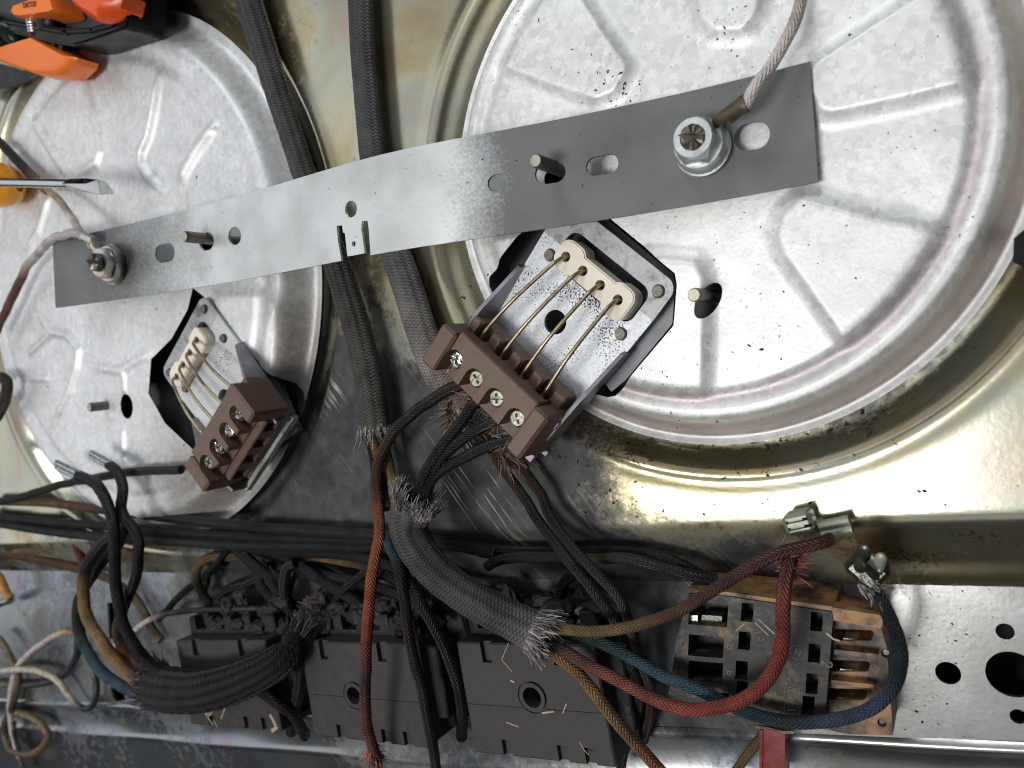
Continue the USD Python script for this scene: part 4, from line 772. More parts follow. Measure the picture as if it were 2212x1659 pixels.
 ('blue braided cable sweeping round the right end of the selector switch', [(1210, 1366, 15), (1240, 1373, 15), (1287, 1384, 15), (1337, 1407, 15), (1387, 1434, 15), (1437, 1463, 15), (1475, 1476, 15), (1525, 1497, 14), (1575, 1522, 13), (1641, 1547, 13), (1708, 1559, 13), (1775, 1559, 13), (1841, 1546, 13), (1901, 1518, 13), (1936, 1474, 13), (1946, 1423, 13), (1939, 1379, 13), (1925, 1339, 13), (1908, 1306, 13), (1893, 1282, 13)], 28, [(0, GRN), (.12, (.05, .09, .09)), (.22, (.075, .13, .175)), (.33, (.085, .145, .20)), (.45, (.05, .09, .13)), (.56, (.045, .06, .08)), (.66, (.07, .09, .15)), (.74, (.08, .09, .18)), (.82, (.025, .045, .055)), (.95, (.025, .035, .04)), (1, (.05, .05, .05))]),
 ('orange tan cable running down right from the short sleeve to the bottom edge', [(1120, 1362, 21), (1167, 1389, 20), (1204, 1417, 20), (1244, 1450, 19), (1284, 1496, 18), (1324, 1549, 16), (1364, 1596, 13), (1404, 1640, 10), (1432, 1672, 8)], 28, [(0, CHA), (.12, BRN), (.25, (.40, .20, .07)), (.5, (.33, .19, .08)), (.75, (.33, .17, .09)), (.9, (.42, .18, .09)), (1, (.42, .18, .09))]),
 ('black cable with a blue start hanging straight down from the short sleeve', [(838, 1165, 22), (845, 1186, 22), (861, 1223, 22), (872, 1289, 21), (881, 1356, 20), (894, 1423, 18), (911, 1489, 17), (924, 1556, 15), (934, 1606, 12), (943, 1668, 8)], 24, [(0, (.07, .16, .24)), (.06, (.05, .09, .12)), (.1, BLK), (.5, CHA), (1, (.03, .03, .036))]),
 ('black cable curving between the middle and right dark switches', [(855, 1205, 18), (872, 1240, 18), (898, 1284, 18), (931, 1340, 17), (957, 1390, 14), (977, 1440, 11), (992, 1490, 8), (999, 1540, 3), (997, 1592, -4)], 26, BLK),
 ('brown charred cable just behind the hanging black one', [(872, 1275, 14), (885, 1330, 13), (898, 1390, 12), (910, 1450, 12), (916, 1500, 11)], 17, [(0, (.12, .045, .025)), (.5, BRN), (1, BLK)]),
 # left plate
 ('black braided cable from the left terminal block to the left edge', [(392, 1014, 16), (378, 1016, 16), (333, 1017, 15), (267, 1022, 14), (200, 1034, 13), (133, 1047, 12), (67, 1067, 11), (27, 1078, 10), (-20, 1088, 9)], 17, BLK),
 ('brown hooked cable end at the left edge beside the gold rim', [(-10, 905, 16), (4, 880, 17), (14, 850, 18), (17, 828, 18), (6, 815, 18), (-12, 818, 17)], 22, (.06, .045, .035)),
 ('dark cable crossing behind the screwdriver at the left edge', [(-15, 296, 16), (0, 308, 16), (33, 342, 16), (64, 374, 16), (84, 396, 17), (100, 410, 18)], 20, [(0, (.03, .03, .03)), (.6, (.05, .04, .04)), (.85, TAN), (1, (.5, .43, .3))]),
 ('white earth braid from the left nut up behind the screwdriver', [(96, 405, 18), (124, 428, 21), (147, 460, 24), (163, 484, 26), (177, 506, 28), (184, 514, 28)], 15, [(0, (.4, .3, .17)), (.4, (.5, .42, .28)), (.6, (.68, .64, .58)), (1, (.68, .64, .6))]),
 ('white earth braid from the left nut bending down to the edge, browned at its end', [(184, 514, 28), (172, 505, 28), (150, 505, 27), (117, 517, 24), (83, 544, 20), (57, 580, 18), (34, 625, 18), (13, 672, 18), (-12, 722, 18)], 18, [(0, (.65, .6, .6)), (.5, (.64, .57, .58)), (.6, (.5, .36, .3)), (.66, (.17, .08, .06)), (1, (.13, .07, .06))]),
 ('white earth braid curving from the right lug up to the top edge', [(1608, 232, 24), (1618, 212, 24), (1632, 188, 24), (1662, 147, 22), (1695, 92, 20), (1716, 50, 18), (1728, 10, 17), (1738, -40, 17)], 27, [(0, (.78, .72, .70)), (.4, (.76, .70, .68)), (.75, (.66, .58, .52)), (1, (.66, .58, .5))]),
]
for e in CB:
    m = 'cable_braid'
    if 'earth braid' in e[0]: m = 'earth_braid'
    if 'wire' in e[0] or 'cord' in e[0] or 'orange tube' in e[0]: m = 'wire_skin'
    cable(e[0], e[1], e[2], e[3], m=m, name={'earth_braid': 'earth_braid', 'wire_skin': 'insulated_wire'}.get(m, 'braided_cable'), cat_={'earth_braid': 'earth cable', 'wire_skin': 'wire'}.get(m, 'cable'))

tr_ = np.random.default_rng(21)
for k in range(16):
    x = tr_.uniform(480, 1020); y = 1185 + (x - 480) * .07 + tr_.uniform(-5, 45); dx = tr_.uniform(40, 150) * tr_.choice([-1, 1, 1]); z = tr_.uniform(-6, 3)
    pts = [(x, y, z), (x + dx * .3, y + tr_.uniform(10, 40), z + tr_.uniform(-2, 3)), (x + dx * .7, y + tr_.uniform(50, 80), z - 1), (x + dx, y + tr_.uniform(95, 150), -5)]
    cable('thin charred wire lost in the black tangle above the dark switches', pts, tr_.uniform(9, 19), (.014, .012, .013), m='cable_braid', name='charred_wire', cat_='wire', n=10, group='charred wires in the tangle above the dark switches')
# burnt fibres round the wire ends under the right terminal block
for lb, pts, n_, r_ in (('tuft of burnt brown fibres under the right end of the right terminal block', [(1096, 968, 12), (1120, 990, 10)], 150, .0040), ('tuft of burnt fibres where the grey sleeve ends under the block', [(1000, 880, 12), (985, 905, 8)], 110, .0045), ('small burnt tuft at the mouth of the third screw cable', [(1086, 900, 20), (1066, 914, 18)], 60, .0020), ('small burnt tuft at the mouth of the second screw cable', [(1048, 858, 20), (1030, 870, 18)], 50, .0020),
                        ('small burnt tuft at the mouth of the fourth screw cable', [(1118, 942, 20), (1098, 954, 18)], 70, .0022), ('frayed red fibres at the end of the red cable by the spade terminal', [(1703, 1212, 16), (1722, 1205, 16)], 50, .0014), ('frayed fibres at the lower end of the hanging red cable', [(803, 1605, 19), (812, 1640, 17)], 60, .0018), ('pale frayed fibres below the dark twin terminal', [(1880, 1272, 13), (1896, 1288, 12)], 24, .0014), ('burnt wool of fibres on top of the charred terminals', [(640, 1300, 2), (675, 1322, 0)], 130, .0040)):
    C = path_w(pts, .0015); red = ' red ' in lb
    palette = ((.36, .07, .05), (.3, .2, .19), (.12, .04, .04)) if red else ((.45, .42, .4), (.25, .24, .23), (.5, .5, .5)) if 'pale' in lb else ((.03, .027, .025), (.08, .06, .05), (.2, .16, .15)) if 'wool' in lb else ((.10, .05, .025), (.045, .027, .018), (.16, .095, .055), (.20, .18, .16))
    o = fray(None, C, r_, int(n_ * 1.5), .0030 if 'pale' in lb else .0050, palette, spread=.75, wid=.55, name='fibre_tuft', inward=.006); tag(o, lb, 'fibre tuft')

# lugs and loose crimps
def lug_right():
    b = at(1560, 260, 19); t = thing('cable_lug', 'brown crimp lug gripping the white braid at the right end of the bar', 'cable lug', b)
    C = path_w([(1612, 222, 24.5), (1590, 234, 24), (1562, 252, 22.5), (1545, 265, 21)], .0006); k = pxm_at(C[0])
    V, f, _ = tube(C, np.interp(np.linspace(0, 1, len(C)), [0, .12, .16, .3, 1], [22, 22, 19, 17, 13]) * k, 16, flat=.7); obj('barrel', (V, f), 'lug_brown', t)
    V, f, _ = tube(path_w([(1606, 240, 23), (1588, 256, 22), (1580, 262, 21.5)], .0006), 5 * k, 10); obj('crimp_fold', (V, f), 'lug_brown', t)
    obj('tongue', prism(Polygon(A([(1540, 252), (1562, 268), (1520, 310), (1500, 290)], 18)).buffer(.0006), .0172, .0182), 'lug_brown', t)
lug_right()
def lug_left():
    b = at(190, 525, 27); t = thing('cable_lug', 'small gold crimp lug holding two white braids at the left nut', 'cable lug', b)
    for q, (p, w) in enumerate((([(180, 510, 29), (202, 520, 29)], 20), ([(192, 520, 28), (196, 534, 27)], 17), ([(200, 532, 27), (215, 548, 27)], 15))):
        C = path_w(p, .001); V, f, _ = tube(C, w / 2 * pxm_at(C[0]), 10, flat=.7); obj('crimp_fold', (V, f), 'gold_nut', t)
lug_left()
def crimp(label, p0, p1, w, m='crimp_zinc'):
    t = thing('loose_crimp', label, 'crimp', at(*p0))
    C = path_w([p0, [(a + b) / 2 for a, b in zip(p0, p1)], p1], .0006); k = pxm_at(C[0])
    for s in (-1, 1):
        T, N, B = frames(C); V, f, _ = tube(C + N * s * w * .24 * k, w * .27 * k, 12, flat=1.0); obj('rolled_wing', (V, f), m, t)
    V, f, _ = tube(C - [0, 0, .0006], w * .5 * k, 12, flat=.35); obj('crimp_floor', (V, f), m, t)
crimp('bare zinc crimp on the black cable, lower left of the pair', (122, 1004, 24), (176, 1030, 24.5), 22)
crimp('bare zinc crimp on the black cable, upper right of the pair', (196, 981, 21), (240, 1006, 20.5), 19)
def spade():
    t = thing('spade_terminal', 'pale boxy spade terminal with two slots lying on the bright gold sheet', 'spade terminal', at(1720, 1135, 9))
    z0, z1 = 5.0, 11.5
    q = A([(1684, 1116), (1744, 1103), (1762, 1148), (1704, 1163)], z1); a = unit(q[1] - q[0]); b = unit(np.array([-a[1], a[0]])); o = q.mean(0); w, h = np.linalg.norm(q[1] - q[0]) / 2, np.linalg.norm(q[2] - q[1]) / 2
    B = box(-w, w, -h, h, z0 / 1000, z1 / 1000, .0009)
    for s in (-1, 1): B = B - box(-w * .78, w * .95, s * h * .33 - .0004, s * h * .33 + .0004, .0102, .02)
    B = B - box(w * .3, w * 1.2, -h * .8, h * .8, .0064, .0102)
    obj('receptacle', xf(B, a, b, (o[0], o[1], 0)), 'spade_zinc', t, smooth=25)
spade()
crimp('crimp barrel with a bright fold beside the pale spade terminal', (1772, 1146, 7), (1838, 1132, 7), 40, 'spade_zinc')
def twin():
    t = thing('twin_terminal', 'dark terminal with two rounded upright lobes at the end of the blue cable', 'spade terminal', at(1870, 1240, 8))
    def lobe(p, q, w, m, nm):
        C = path_w([p, [(a + b) / 2 for a, b in zip(p, q)], q], .0005); k = pxm_at(C[0]); tt = np.linspace(0, 1, len(C))
        V, f, _ = tube(C, w / 2 * k * np.sqrt(np.clip(1 - ((tt - .5) / .515) ** 6, .02, 1)), 18, flat=.55); obj(nm, (V, f), m, t)
    lobe((1871, 1176, 17), (1856, 1236, 14), 30, 'dark_blade', 'lobe'); lobe((1906, 1196, 17), (1888, 1248, 14), 26, 'spade_zinc', 'lobe')
    lobe((1862, 1216, 19), (1896, 1252, 16), 20, 'dark_blade', 'front_roll')
    q = A([(1838, 1238), (1862, 1200), (1905, 1236), (1880, 1272)], 13); o = q.mean(0); a = unit(q[2] - q[1]); b = np.array([-a[1], a[0]])
    obj('base', xf(box(-.0042, .0042, -.0036, .0036, .0070, .0120, .0012), a, b, (o[0], o[1], 0)), 'dark_blade', t)
    for j in range(4):
        c = at(1878 + j * 4, 1196 + j * 12, 15); obj('spring_tongue', xf(box(-.0018, .0018, -.0003, .0003, -.001, .001), a, b, c), 'spade_zinc', t)
twin()
tag(obj('metal_sleeve', tube(path_w([(-6, 1306, -3), (8, 1300, -3), (22, 1296, -3)], .001), .0022, 14)[:2], 'crimp_zinc'), 'bright bare metal ferrule below the orange tube at the left edge', 'ferrule')

# ------------------------------------------------------------------ switches on the panel
def frame_of(quad, z):
    q = A(quad, z); a = unit((q[1] - q[0]) + (q[2] - q[3])); b = np.array([-a[1], a[0]]); o = q.mean(0)
    w = (np.linalg.norm(q[1] - q[0]) + np.linalg.norm(q[2] - q[3])) / 4; h = (abs((q[0] - q[3]) @ b) + abs((q[1] - q[2]) @ b)) / 4
    return o, a, b, w, h
def dark_switch(label, quad, ring, seed):
    o, a, b, w, h = frame_of(quad, 10); r = np.random.default_rng(seed)
    t = thing('dark_switch', label, 'switch', (o[0], o[1], -.010)); X = lambda m: xf(m, a, b, (o[0], o[1], 0))
    B = box(-w, w, -h, h, -.0098, .0100, .0005)
    B = B - box(-w * 1.1, w * 1.1, -.0021, -.0018, .0097, .012)
    for x in (-.62, .42): B = B - box(w * x, w * (x + .14), h - .0062, h + .01, .0082, .012)
    for x in (-.55, .25, .62): B = B - box(w * x, w * (x + .14), -h - .01, -h + .0050, .0084, .012)
    if ring is not None:
        c = ((ring - o) @ a, (ring - o) @ b)
        B = B - cyl(*c, .0094, .012, .0050, n=40) + cyl(*c, .0085, .0103, .0044, n=40) - cyl(*c, -.006, .012, .0031, n=40)
    obj('housing', X(B), 'switch_black', t, smooth=25)
    S = box(w - .001, w + .0045, -h * .62, h * .80, -.0096, .0025, .0005) + box(w - .001, w + .0030, -h * .9, -h * .55, -.0096, -.002, .0004)
    obj('side_step', X(S), 'char_black', t, smooth=25)
    T = box(-w * .96, w * .96, h - .0004, h + .0075, -.0097, .0035, .0006)
    for k in range(4): T = T - box(-w * .8 + k * w * .42, -w * .8 + k * w * .42 + w * .26, h + .0022, h + .02, -.004, .01)
    obj('terminal_ledge', X(T), 'char_black', t, smooth=25)
    for k in range(4):
        x = -w * .8 + k * w * .42 + w * .13; bl = box(-.0024, .0024, 0, .0085, -.0012, -.0002).rotate([r.uniform(-15, 15), 0, r.uniform(-18, 18)]).translate([x, h + .0015, 0])
        obj('blade_terminal', X(bl), 'dark_blade', t)
    # scorched lumps of melted insulation over the terminals
    m = []
    for k in range(16):
        s = trimesh.creation.icosphere(3, 1.0); v = s.vertices * np.array([r.uniform(.0025, .006), r.uniform(.002, .0045), r.uniform(.0015, .0035)])
        v = v * (1 + .55 * (meshkit.fbm(s.vertices * 2.2 + k * 7, 4, seed) - .5)[:, None] * 2) + [r.uniform(-w, w * 1.15), h + r.uniform(.0005, .012), r.uniform(-.006, .005)]
        m.append((v, s.faces))
    obj('melted_insulation', X(cat(*m)), 'char_black', t, smooth=True, kind='stuff')
    return o, a, b, w, h, t
k1 = dark_switch('dark switch block at the left, half hidden by the charred sleeve', [(388, 1381), (582, 1386), (597, 1578), (403, 1566)], None, 1)
k2 = dark_switch('dark switch block in the middle, crossed by the hanging red cable', [(660, 1383), (900, 1396), (912, 1613), (665, 1590)], at(765, 1502, 10)[:2], 2)
k3 = dark_switch('dark switch block with an open round socket, right one of the three', [(995, 1386), (1297, 1396), (1317, 1656), (1015, 1626)], at(1150, 1506, 10)[:2], 3)
# scratches and dried pale smears on the left switch
def smear(parent, pts, z, w, m='pale_smear'):
    return obj('pale_scratch', LineString(A(pts, z)).buffer(w * pxm(*pts[0], z), 2) and prism(LineString(A(pts, z)).buffer(w * pxm(*pts[0], z), 2), z / 1000, z / 1000 + .00012), m, parent)
for pts, w in (([(430, 1535), (450, 1543), (476, 1520), (486, 1530), (478, 1552)], 1.6), ([(437, 1532), (460, 1565)], 1.6), ([(452, 1546), (470, 1522)], 2.2), ([(585, 1546), (592, 1560), (598, 1572), (588, 1578)], 4), ([(462, 1556), (470, 1570)], 1.2)): smear(k1[5], pts, 10.02, w)
for pts, w in (([(1099, 1389), (1084, 1425), (1106, 1450)], .9), ([(1172, 1540), (1196, 1537)], 1.8), ([(1224, 1520), (1216, 1540)], 1.2), ([(1094, 1560), (1120, 1570)], 1.0), ([(1252, 1602), (1262, 1620), (1272, 1630)], .9), ([(1104, 1470), (1110, 1473)], 2.2)): smear(k3[5], pts, 10.02, w)

def selector():
    zt = 8.0
    b0 = at(1680, 1440, -10); t = thing('selector_switch', 'brown and black rectangular selector switch with slots and marked circles at the lower right', 'switch', b0)
    face = Polygon(A([(1488, 1282), (1583, 1290), (1590, 1292), (1700, 1308), (1796, 1322), (1799, 1340), (1789, 1470), (1780, 1575), (1640, 1566), (1444, 1500), (1462, 1380)], zt))
    M = prism(face, -.0098, zt / 1000)
    def rct(px, py, w, h, d=.007, sk=.06):
        q = A([(px - w / 2 + sk * -h / 2 * -1, py - h / 2 - w * .04), (px + w / 2 + sk * h / 2, py - h / 2 + w * .04), (px + w / 2 - sk * h / 2, py + h / 2 + w * .04), (px - w / 2 - sk * h / 2, py + h / 2 - w * .04)], zt)
        return prism(Polygon(q), zt / 1000 - d, .02)
    for q in [(1614, 1323, 26, 40), (1608, 1384, 26, 39), (1602, 1448, 26, 40), (1603, 1487, 24, 30), (1764, 1343, 26, 41), (1759, 1411, 26, 40), (1754, 1477, 26, 44), (1746, 1524, 26, 40)]: M = M - rct(*q)
    for q in [(1530, 1327, 84, 50), (1525, 1396, 76, 46), (1524, 1452, 74, 44), (1566, 1504, 18, 14)]: M = M - rct(*q, d=.0085)
    obj('black_housing', M, 'selector_black', t, smooth=25)
    rim = Polygon(A([(1486, 1272), (1583, 1282), (1700, 1299), (1796, 1312), (1798, 1322), (1700, 1308), (1590, 1292), (1488, 1282)], zt - .6)).buffer(.0002)
    obj('back_ledge', prism(rim, -.0098, zt / 1000 - .0006), 'selector_brown', t, smooth=25)
    flap = Polygon(A([(1797, 1312), (1905, 1334), (1903, 1354), (1916, 1400), (1929, 1588), (1832, 1586), (1781, 1575), (1789, 1470), (1799, 1340)], 3.0))
    M = prism(flap, -.0098, .0030)
    for px, py in ((1848, 1374), (1840, 1441), (1834, 1502)): M = M - prism(Polygon(A([(px - 44, py - 16), (px + 44, py - 12), (px + 34, py + 10), (px - 46, py + 10)], 3)).buffer(-.0008).buffer(.0008), -.004, .01)
    for px, py in ((1913, 1412), (1905, 1562)): M = M - cyl(*at(px, py, 3)[:2], -.005, .01, 9 * pxm(px, py, 3), n=20)
    obj('brown_flap', M, 'selector_brown', t, smooth=25)
    cap = Polygon(A([(1797, 1312), (1908, 1330), (1906, 1354), (1898, 1358), (1800, 1340)], 7.5)); obj('corner_cap', prism(cap, .0030, .0075), 'selector_brown', t, smooth=25)
    for px, py in ((1848, 1412), (1842, 1478)):
        obj('divider_rib', prism(Polygon(A([(px - 46, py - 9), (px + 46, py + 1), (px + 46, py + 10), (px - 46, py + 1)], 6)), .0030, .0060), 'selector_brown', t, smooth=25)
    for px, py in ((1850, 1380), (1843, 1446), (1837, 1507)):
        obj('contact_blade', prism(Polygon(A([(px - 28, py - 2), (px + 28, py + 3), (px + 26, py + 8), (px - 28, py + 3)], 2)), -.004, .0022), 'blade_steel', t)
    for px, py in ((1913, 1412), (1905, 1562)): obj('pin', cyl(*at(px, py, 3)[:2], -.004, .0022, 6 * pxm(px, py, 3), n=20), 'dark_blade', t)
    obj('left_blade', prism(Polygon(A([(1486, 1329), (1507, 1330), (1507, 1343), (1486, 1341)], 6)), .002, .006), 'blade_steel', t)
    obj('left_clip', prism(Polygon(A([(1519, 1330), (1558, 1333), (1556, 1345), (1518, 1341)], 5)).buffer(.0003), .001, .0052), 'dark_blade', t)
    a = unit(A([(1640, 1400)], zt)[0] - A([(1540, 1386)], zt)[0]); b = np.array([-a[1], a[0]])
    def rings(px, py, r, w=1.0):
        k = pxm(px, py, zt); c = at(px, py, zt)[:2]; obj('raised_circle', cyl(*c, .0078, .00815, r * k, n=36) - cyl(*c, .007, .01, (r - w) * k, n=36), 'relief_pale', t)
    for q in ((1723.6, 1409, 16.5), (1712, 1491, 16), (1711, 1532, 17), (1644, 1379, 16)): rings(*q)
    rings(1576, 1397, 6, 2.2); rings(1712, 1491, 9, 1.2)
    def letter(s, px, py, h, rot, m='relief_pale'):
        k = pxm(px, py, zt); T = meshkit.text_mesh(s, h * k, .0003); T.apply_translation([-T.bounds[:, 0].mean(), -T.bounds[:, 1].mean(), 0])
        c, s_ = math.cos(math.radians(rot)), math.sin(math.radians(rot)); T.apply_transform(np.array([[c, -s_, 0, 0], [s_, c, 0, 0], [0, 0, 1, 0], [0, 0, 0, 1.]]))
        obj('raised_letter', xf((T.vertices, T.faces), a, b, (*at(px, py, zt)[:2], .0079)), m, t, smooth=False)
    letter('N', 1723.6, 1409, 15, -12); letter('2', 1787, 1434, 22, -95); letter('3', 1646, 1379, 13, -80); letter('P', 1573, 1453, 14, -90)
    obj('mark_stroke', prism(LineString(A([(1703, 1491), (1721, 1492)], zt)).buffer(.0001), .0079, .00815), 'relief_pale', t)
    obj('mark_stroke', prism(LineString(A([(1702, 1533), (1720, 1534)], zt)).buffer(.0001), .0079, .00815), 'relief_pale', t)
    for pts, w in (([(1632, 1345), (1660, 1372)], 1.2), ([(1640, 1338), (1652, 1352)], 1), ([(1650, 1348), (1672, 1368)], 1.8), ([(1608, 1348), (1590, 1362)], .9), ([(1700, 1345), (1702, 1352)], 2.2), ([(1786, 1368), (1800, 1380), (1812, 1384)], 2.0)): smear(t, pts, zt + .02, w)
selector()
q = A([(1641, 1574), (1696, 1578), (1694, 1700), (1640, 1700)], -2)
tab = thing('red_strip', 'dark red translucent plastic strip below the selector switch at the bottom edge', 'plastic strip', (*q[0], -.010))
obj('strip_body', prism(Polygon(q), -.0090, -.0020), 'red_plastic', tab, smooth=25)
obj('strip_edge', prism(Polygon(A([(1641, 1577), (1648, 1577), (1646, 1700), (1640, 1700)], -1.6)), -.0020, -.0014), 'red_plastic', tab)
cable('olive cable behind the red strip at the bottom edge', [(1668, 1560, -6), (1640, 1600, -6), (1610, 1638, -6), (1580, 1680, -7)], 20, [(0, BRN), (.3, (.3, .2, .08)), (1, (.3, .17, .07))])
tag(obj('lip_shred', LineString(A([(1633, 1570), (1660, 1574), (1690, 1582), (1712, 1582)], 6)).buffer(.00035) and prism(LineString(A([(1633, 1570), (1660, 1574), (1690, 1582), (1712, 1582)], 6)).buffer(.00035), .0055, .0060), 'selector_brown'), 'thin brown plastic sliver at the lower edge of the selector switch', 'plastic sliver')

# ------------------------------------------------------------------ tools lying over the left plate
zc_ = 27.0
t = thing('tool_case', 'black plastic tool case with a raised rim at the upper left corner', 'tool case', at(200, 60, 12))
outer = Polygon(A([(112, 92), (155, 99), (180, 92), (272, 61), (277, 40), (283, -20), (296, -160), (-80, -190), (-90, 20), (-20, 60)], zc_)).buffer(-.003).buffer(.003, 6)
inner = Polygon(A([(140, 62), (200, 58), (246, 46), (258, 25), (264, -20), (272, -150), (-60, -170), (-70, 10), (0, 38)], zc_)).buffer(-.003).buffer(.003, 6)
bot = np.array(outer.buffer(-.0005).exterior.coords)[:-1]
lo = prism(outer.buffer(-.0006), .0125, .0225); hi = prism(outer, .0225, zc_ / 1000 - .0008) + prism(outer.buffer(-.0008), zc_ / 1000 - .0010, zc_ / 1000)
obj('case_body', (lo + hi) - prism(inner, .0205, .04), 'black_plastic', t, smooth=30)
obj('case_floor', prism(inner.buffer(-.0003), .0200, .0212), 'grey_plastic', t)
V, f, _ = tube(spline(np.c_[np.array(inner.buffer(.0012).exterior.coords), np.full(len(inner.buffer(.0012).exterior.coords), zc_ / 1000 - .0002)], .002), .0011, 10); obj('rim_bead', (V, f), 'black_plastic', t, smooth=True)
obj('hinge_boss', cyl(*at(124, 104, 24)[:2], .018, .0245, .0042, n=24) - cyl(*at(124, 104, 24)[:2], .02, .03, .0018, n=16), 'black_plastic', t)
def blobby(poly_px, z0, z1, taper, m, name, label, cat_, tilt=0.0):
    lo, hi = A(poly_px, z0), A(poly_px, z1); c = hi.mean(0)
    P3 = np.vstack([np.c_[c + (hi - c) * 1.0, np.full(len(hi), z0 / 1000)], np.c_[c + (hi - c) * .99, np.full(len(hi), (z0 * .3 + z1 * .7) / 1000)], np.c_[c + (hi - c) * taper, np.full(len(hi), z1 / 1000) + tilt * ((hi - c)[:, 1])]])
    Mh = mf.Manifold.hull_points(P3)
    o = thing(name, label, cat_, (c[0], c[1], z0 / 1000)); obj('grip_body', Mh, m, o, smooth=35); return o
g1 = blobby([(17, 25), (22, 12), (95, -14), (112, -10), (121, 20), (112, 25), (38, 36), (24, 34)], 22, 33, .86, 'orange_plastic', 'orange_grip', 'bright orange grip printed with dark letters at the top left corner', 'plastic grip')
kk = pxm(62, 11, 33); T = meshkit.text_mesh('TACTIX', 10.5 * kk, .0002, bold=True); T.apply_translation([-T.bounds[:, 0].mean(), -T.bounds[:, 1].mean(), 0])
aa = unit(A([(83, 8)], 33)[0] - A([(43, 14)], 33)[0]); obj('printed_letters', xf((T.vertices, T.faces), aa, np.array([-aa[1], aa[0]]), (*at(64, 10, 33)[:2], .03301)), 'print_brown', g1, smooth=False)
blobby([(128, -16), (140, 4), (165, 24), (190, 40), (206, 41), (226, 30), (240, 10), (246, -20), (200, -60), (140, -50)], 22, 34, .62, 'red_orange_plastic', 'round_grip', 'red orange rounded grip sitting in the black tool case', 'plastic grip')
blobby([(-20, 104), (0, 97), (70, 75), (82, 84), (108, 104), (148, 119), (144, 132), (117, 158), (60, 156), (-20, 128)], 15, 27, .80, 'orange_plastic', 'wedge_grip', 'light orange wedge shaped grip below the tool case at the left edge', 'plastic grip', .12)
sp = np.linspace(0, 1, 150); p0, p1 = at(68, 34, 27), at(76, 77, 26); ax = p1 - p0; C = p0 + np.outer(sp, ax) + .0018 * np.c_[np.cos(sp * 44), np.sin(sp * 44) * .3, np.sin(sp * 44)]
V, f, _ = tube(C, .0008, 8); tag(obj('coil_spring', (V, f), 'chrome', smooth=True), 'small grey coil spring between the two orange grips', 'spring')
kn = thing('tension_wheel', 'small shiny black knob between the orange grips and the case', 'knob', at(104, 42, 20))
s = trimesh.creation.icosphere(3, .0062); s.vertices[:, 2] *= .7; obj('knob_cap', (s.vertices + at(106, 40, 25), s.faces), 'black_plastic', kn, smooth=True)
hk = thing('tool_grip', 'glossy black rounded handle end between the orange grips at the left edge', 'tool grip', at(10, 80, 16))
V, f, _ = tube(path_w([(-40, 70, 24), (0, 66, 25), (26, 72, 24), (44, 92, 22), (60, 108, 18)], .001), np.interp(np.linspace(0, 1, len(path_w([(-40, 70, 24), (0, 66, 25), (26, 72, 24), (44, 92, 22), (60, 108, 18)], .001))), [0, .5, 1], [.0075, .006, .0035]), 18); obj('handle_shell', (V, f), 'black_plastic', hk, smooth=True)
dkp = thing('dark_pouch', 'dark fabric edge behind the orange wedge at the left', 'tool pouch', at(20, 160, 3))
obj('pouch_body', mf.Manifold.hull_points(np.vstack([np.c_[A([(-60, 120), (40, 150), (80, 165), (40, 188), (0, 200), (-60, 205)], 9), np.full(6, .009)], np.c_[A([(-60, 120), (40, 150), (78, 160), (38, 184), (0, 192), (-60, 195)], 13), np.full(6, .013)]])), 'black_plastic', dkp)

sd = thing('screwdriver', 'flat screwdriver blade pointing right from the left edge over the left plate', 'screwdriver', at(60, 395, 30))
C = path_w([(-60, 393, 31), (0, 394, 31), (60, 395, 31), (120, 396, 31), (150, 397, 31)], .001); k = pxm_at(C[-1])
V, f, _ = tube(C, 10 * k, 20); obj('shaft', (V, f), 'chrome', sd, smooth=40)
pts = []
for px, py, z in ((135, 387, 31), (135, 406, 31), (135, 397, 33.5), (135, 397, 28.5), (185, 385, 31.2), (182, 410, 31.2), (185, 397, 32.4), (185, 397, 29.5), (212, 388, 31.2), (215, 421, 30.6), (212, 389, 29.8), (215, 421, 29.4)): pts.append(at(px, py, z))
obj('blade_flare', mf.Manifold.hull_points(np.array(pts)), 'chrome', sd, smooth=20)
pts = [at(*q) for q in ((211, 388, 31.1), (214, 421, 30.6), (211, 389, 29.9), (214, 421, 29.5), (226, 391, 30.8), (247, 414, 30.6), (246, 420, 30.4), (246, 414, 30.0), (228, 392, 30.1))]
obj('blade_tip', mf.Manifold.hull_points(np.array(pts)), 'blade_steel', sd, smooth=20)
am = thing('amber_handle', 'round amber plastic handle end cut by the left edge behind the screwdriver', 'handle', at(4, 400, 12))
V, f, _ = tube(path_w([(-60, 395, 22), (-20, 398, 22), (10, 400, 22), (30, 402, 21), (42, 403, 20)], .0008), 1, 28)
C = path_w([(-60, 395, 22), (-20, 398, 22), (10, 400, 22), (30, 402, 21), (42, 403, 20)], .0008); tt = np.linspace(0, 1, len(C)); V, f, _ = tube(C, .0098 * np.sqrt(np.clip(1 - np.clip((tt - .55) / .46, 0, 1) ** 2.4, .004, 1)), 28); obj('handle_end', (V, f), 'amber_plastic', am, smooth=True)
rp = thing('black_clip', 'black plastic piece at the right edge beside the right hot plate', 'plastic clip', at(2200, 530, 3))
obj('clip_body', mf.Manifold.hull_points(np.vstack([np.c_[A([(2190, 515), (2215, 494), (2260, 500), (2260, 580), (2215, 580), (2188, 566)], z), np.full(6, z / 1000)] for z in (2, 9)])), 'black_plastic', rp, smooth=25)
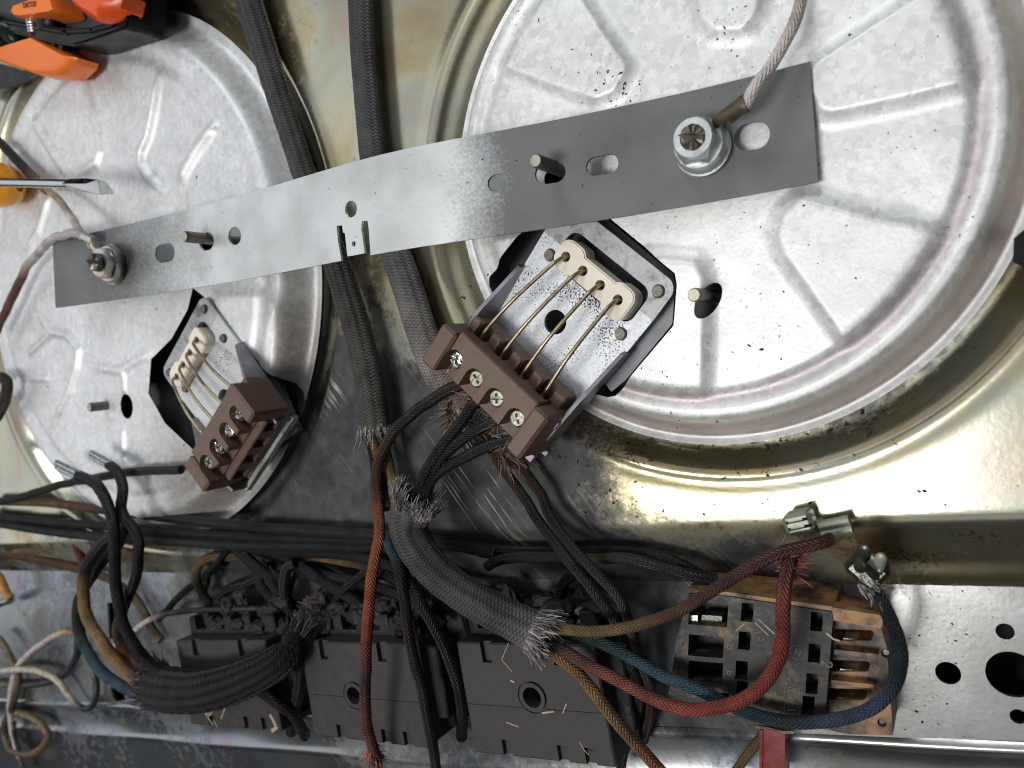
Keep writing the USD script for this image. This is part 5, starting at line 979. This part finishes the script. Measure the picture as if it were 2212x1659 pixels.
# pale strip of the oven's side behind the left rim
# ------------------------------------------------------------------ flakes of burnt insulation
def flakes(name, label, n, centers, zf, smin, smax, seed, m='flake'):
    r = np.random.default_rng(seed); vs, fs, k = [], [], 0
    while k < n * 6:
        c = centers[r.integers(len(centers))]; px, py = c[0] + r.normal() * c[2], c[1] + r.normal() * c[2] * .8
        p = at(px, py, 11); z = zf(p[:2])
        if z is None: continue
        s = smin * (smax / smin) ** (r.random() ** 2.2); th = np.sort(r.random(5) * 2 * np.pi); rr = s * (.4 + .8 * r.random(5)); st = 1 + r.random() * 1.2; a = r.random() * 3
        x, y = np.cos(th) * rr * st, np.sin(th) * rr; x, y = x * math.cos(a) - y * math.sin(a), x * math.sin(a) + y * math.cos(a)
        vs += [[p[0] + x[i], p[1] + y[i], z + .00004] for i in range(5)] + [[p[0], p[1], z + s * .45]]
        fs += [[k + i, k + (i + 1) % 5, k + 5] for i in range(5)]; k += 6
    o = obj(name, (np.array(vs), np.array(fs)), m, None, smooth=False); tag(o, label, 'debris', None, 'stuff')
def on_right(p):
    r = np.linalg.norm(p - CR)
    if r < RR * .95 and not open_r.contains(Point(p)): return float(z_right(p[None])[0]) / 1000
def on_left(p):
    if np.linalg.norm(p - CL) < RL * .93 and not open_l.contains(Point(p)): return float(z_left(p[None])[0]) / 1000
def on_panel(p):
    p = p * (H + .010) / (H - .011)
    if pan.contains(Point(p)): return -.0100
flakes('plate_flakes', 'small black burnt flakes scattered over the right plate cover', 420, [(1320, 180, 60), (1300, 430, 60), (1560, 760, 120), (1500, 880, 90), (1600, 60, 60), (1400, 800, 60), (1800, 350, 160), (1600, 480, 140), (1250, 250, 120), (1100, 560, 50), (1330, 195, 25), (1580, 66, 22)], on_right, .00009, .00046, 5)
flakes('left_plate_flakes', 'few black burnt flakes lying on the left plate cover', 60, [(200, 510, 60), (330, 600, 120), (520, 380, 60), (200, 800, 120)], on_left, .00014, .0006, 6)
def on_panel2(p):
    if pan.contains(Point(p)): return -.0100
def on_sheet(p):
    p = p * H / (H - .011)
    if np.linalg.norm(p - CR) > RR + .0005 and side(F1, p) < 0: return float(sheet_z(p[None])[0]) / 1000 * 1000
flakes('sheet_flakes', 'black burnt specks on the gold sheet around the right hot plate rim', 520, [(1260, 1000, 60), (1330, 985, 60), (1420, 985, 55), (1550, 990, 60), (1650, 975, 50), (1300, 1080, 90), (1450, 1130, 90), (1230, 960, 40), (1900, 1165, 120), (1800, 900, 50), (1020, 640, 40), (1600, 1060, 120)], on_sheet, .00016, .00080, 12)
def flk_panel():
    r = np.random.default_rng(9); vs, fs, k = [], [], 0
    for i in range(330):
        c = [(2020, 1400, 90), (2000, 1500, 110), (2080, 1320, 100), (1960, 1560, 60), (300, 1290, 120), (250, 1560, 120), (1550, 1580, 60), (480, 1260, 60)][r.integers(8)]
        p = at(c[0] + r.normal() * c[2], c[1] + r.normal() * c[2] * .6, -10)
        if not pan.contains(Point(p[:2])): continue
        s = .00010 * 5 ** (r.random() ** 2.2); th = np.sort(r.random(5) * 2 * np.pi); rr = s * (.4 + .8 * r.random(5))
        vs += [[p[0] + math.cos(t_) * q_ * 1.3, p[1] + math.sin(t_) * q_, p[2] + .00004] for t_, q_ in zip(th, rr)] + [[p[0], p[1], p[2] + s * .45]]
        fs += [[k + j, k + (j + 1) % 5, k + 5] for j in range(5)]; k += 6
    tag(obj('panel_flakes', (np.array(vs), np.array(fs)), 'flake', None, smooth=False), 'black specks of burnt debris on the bare silver panel', 'debris', None, 'stuff')
flk_panel()
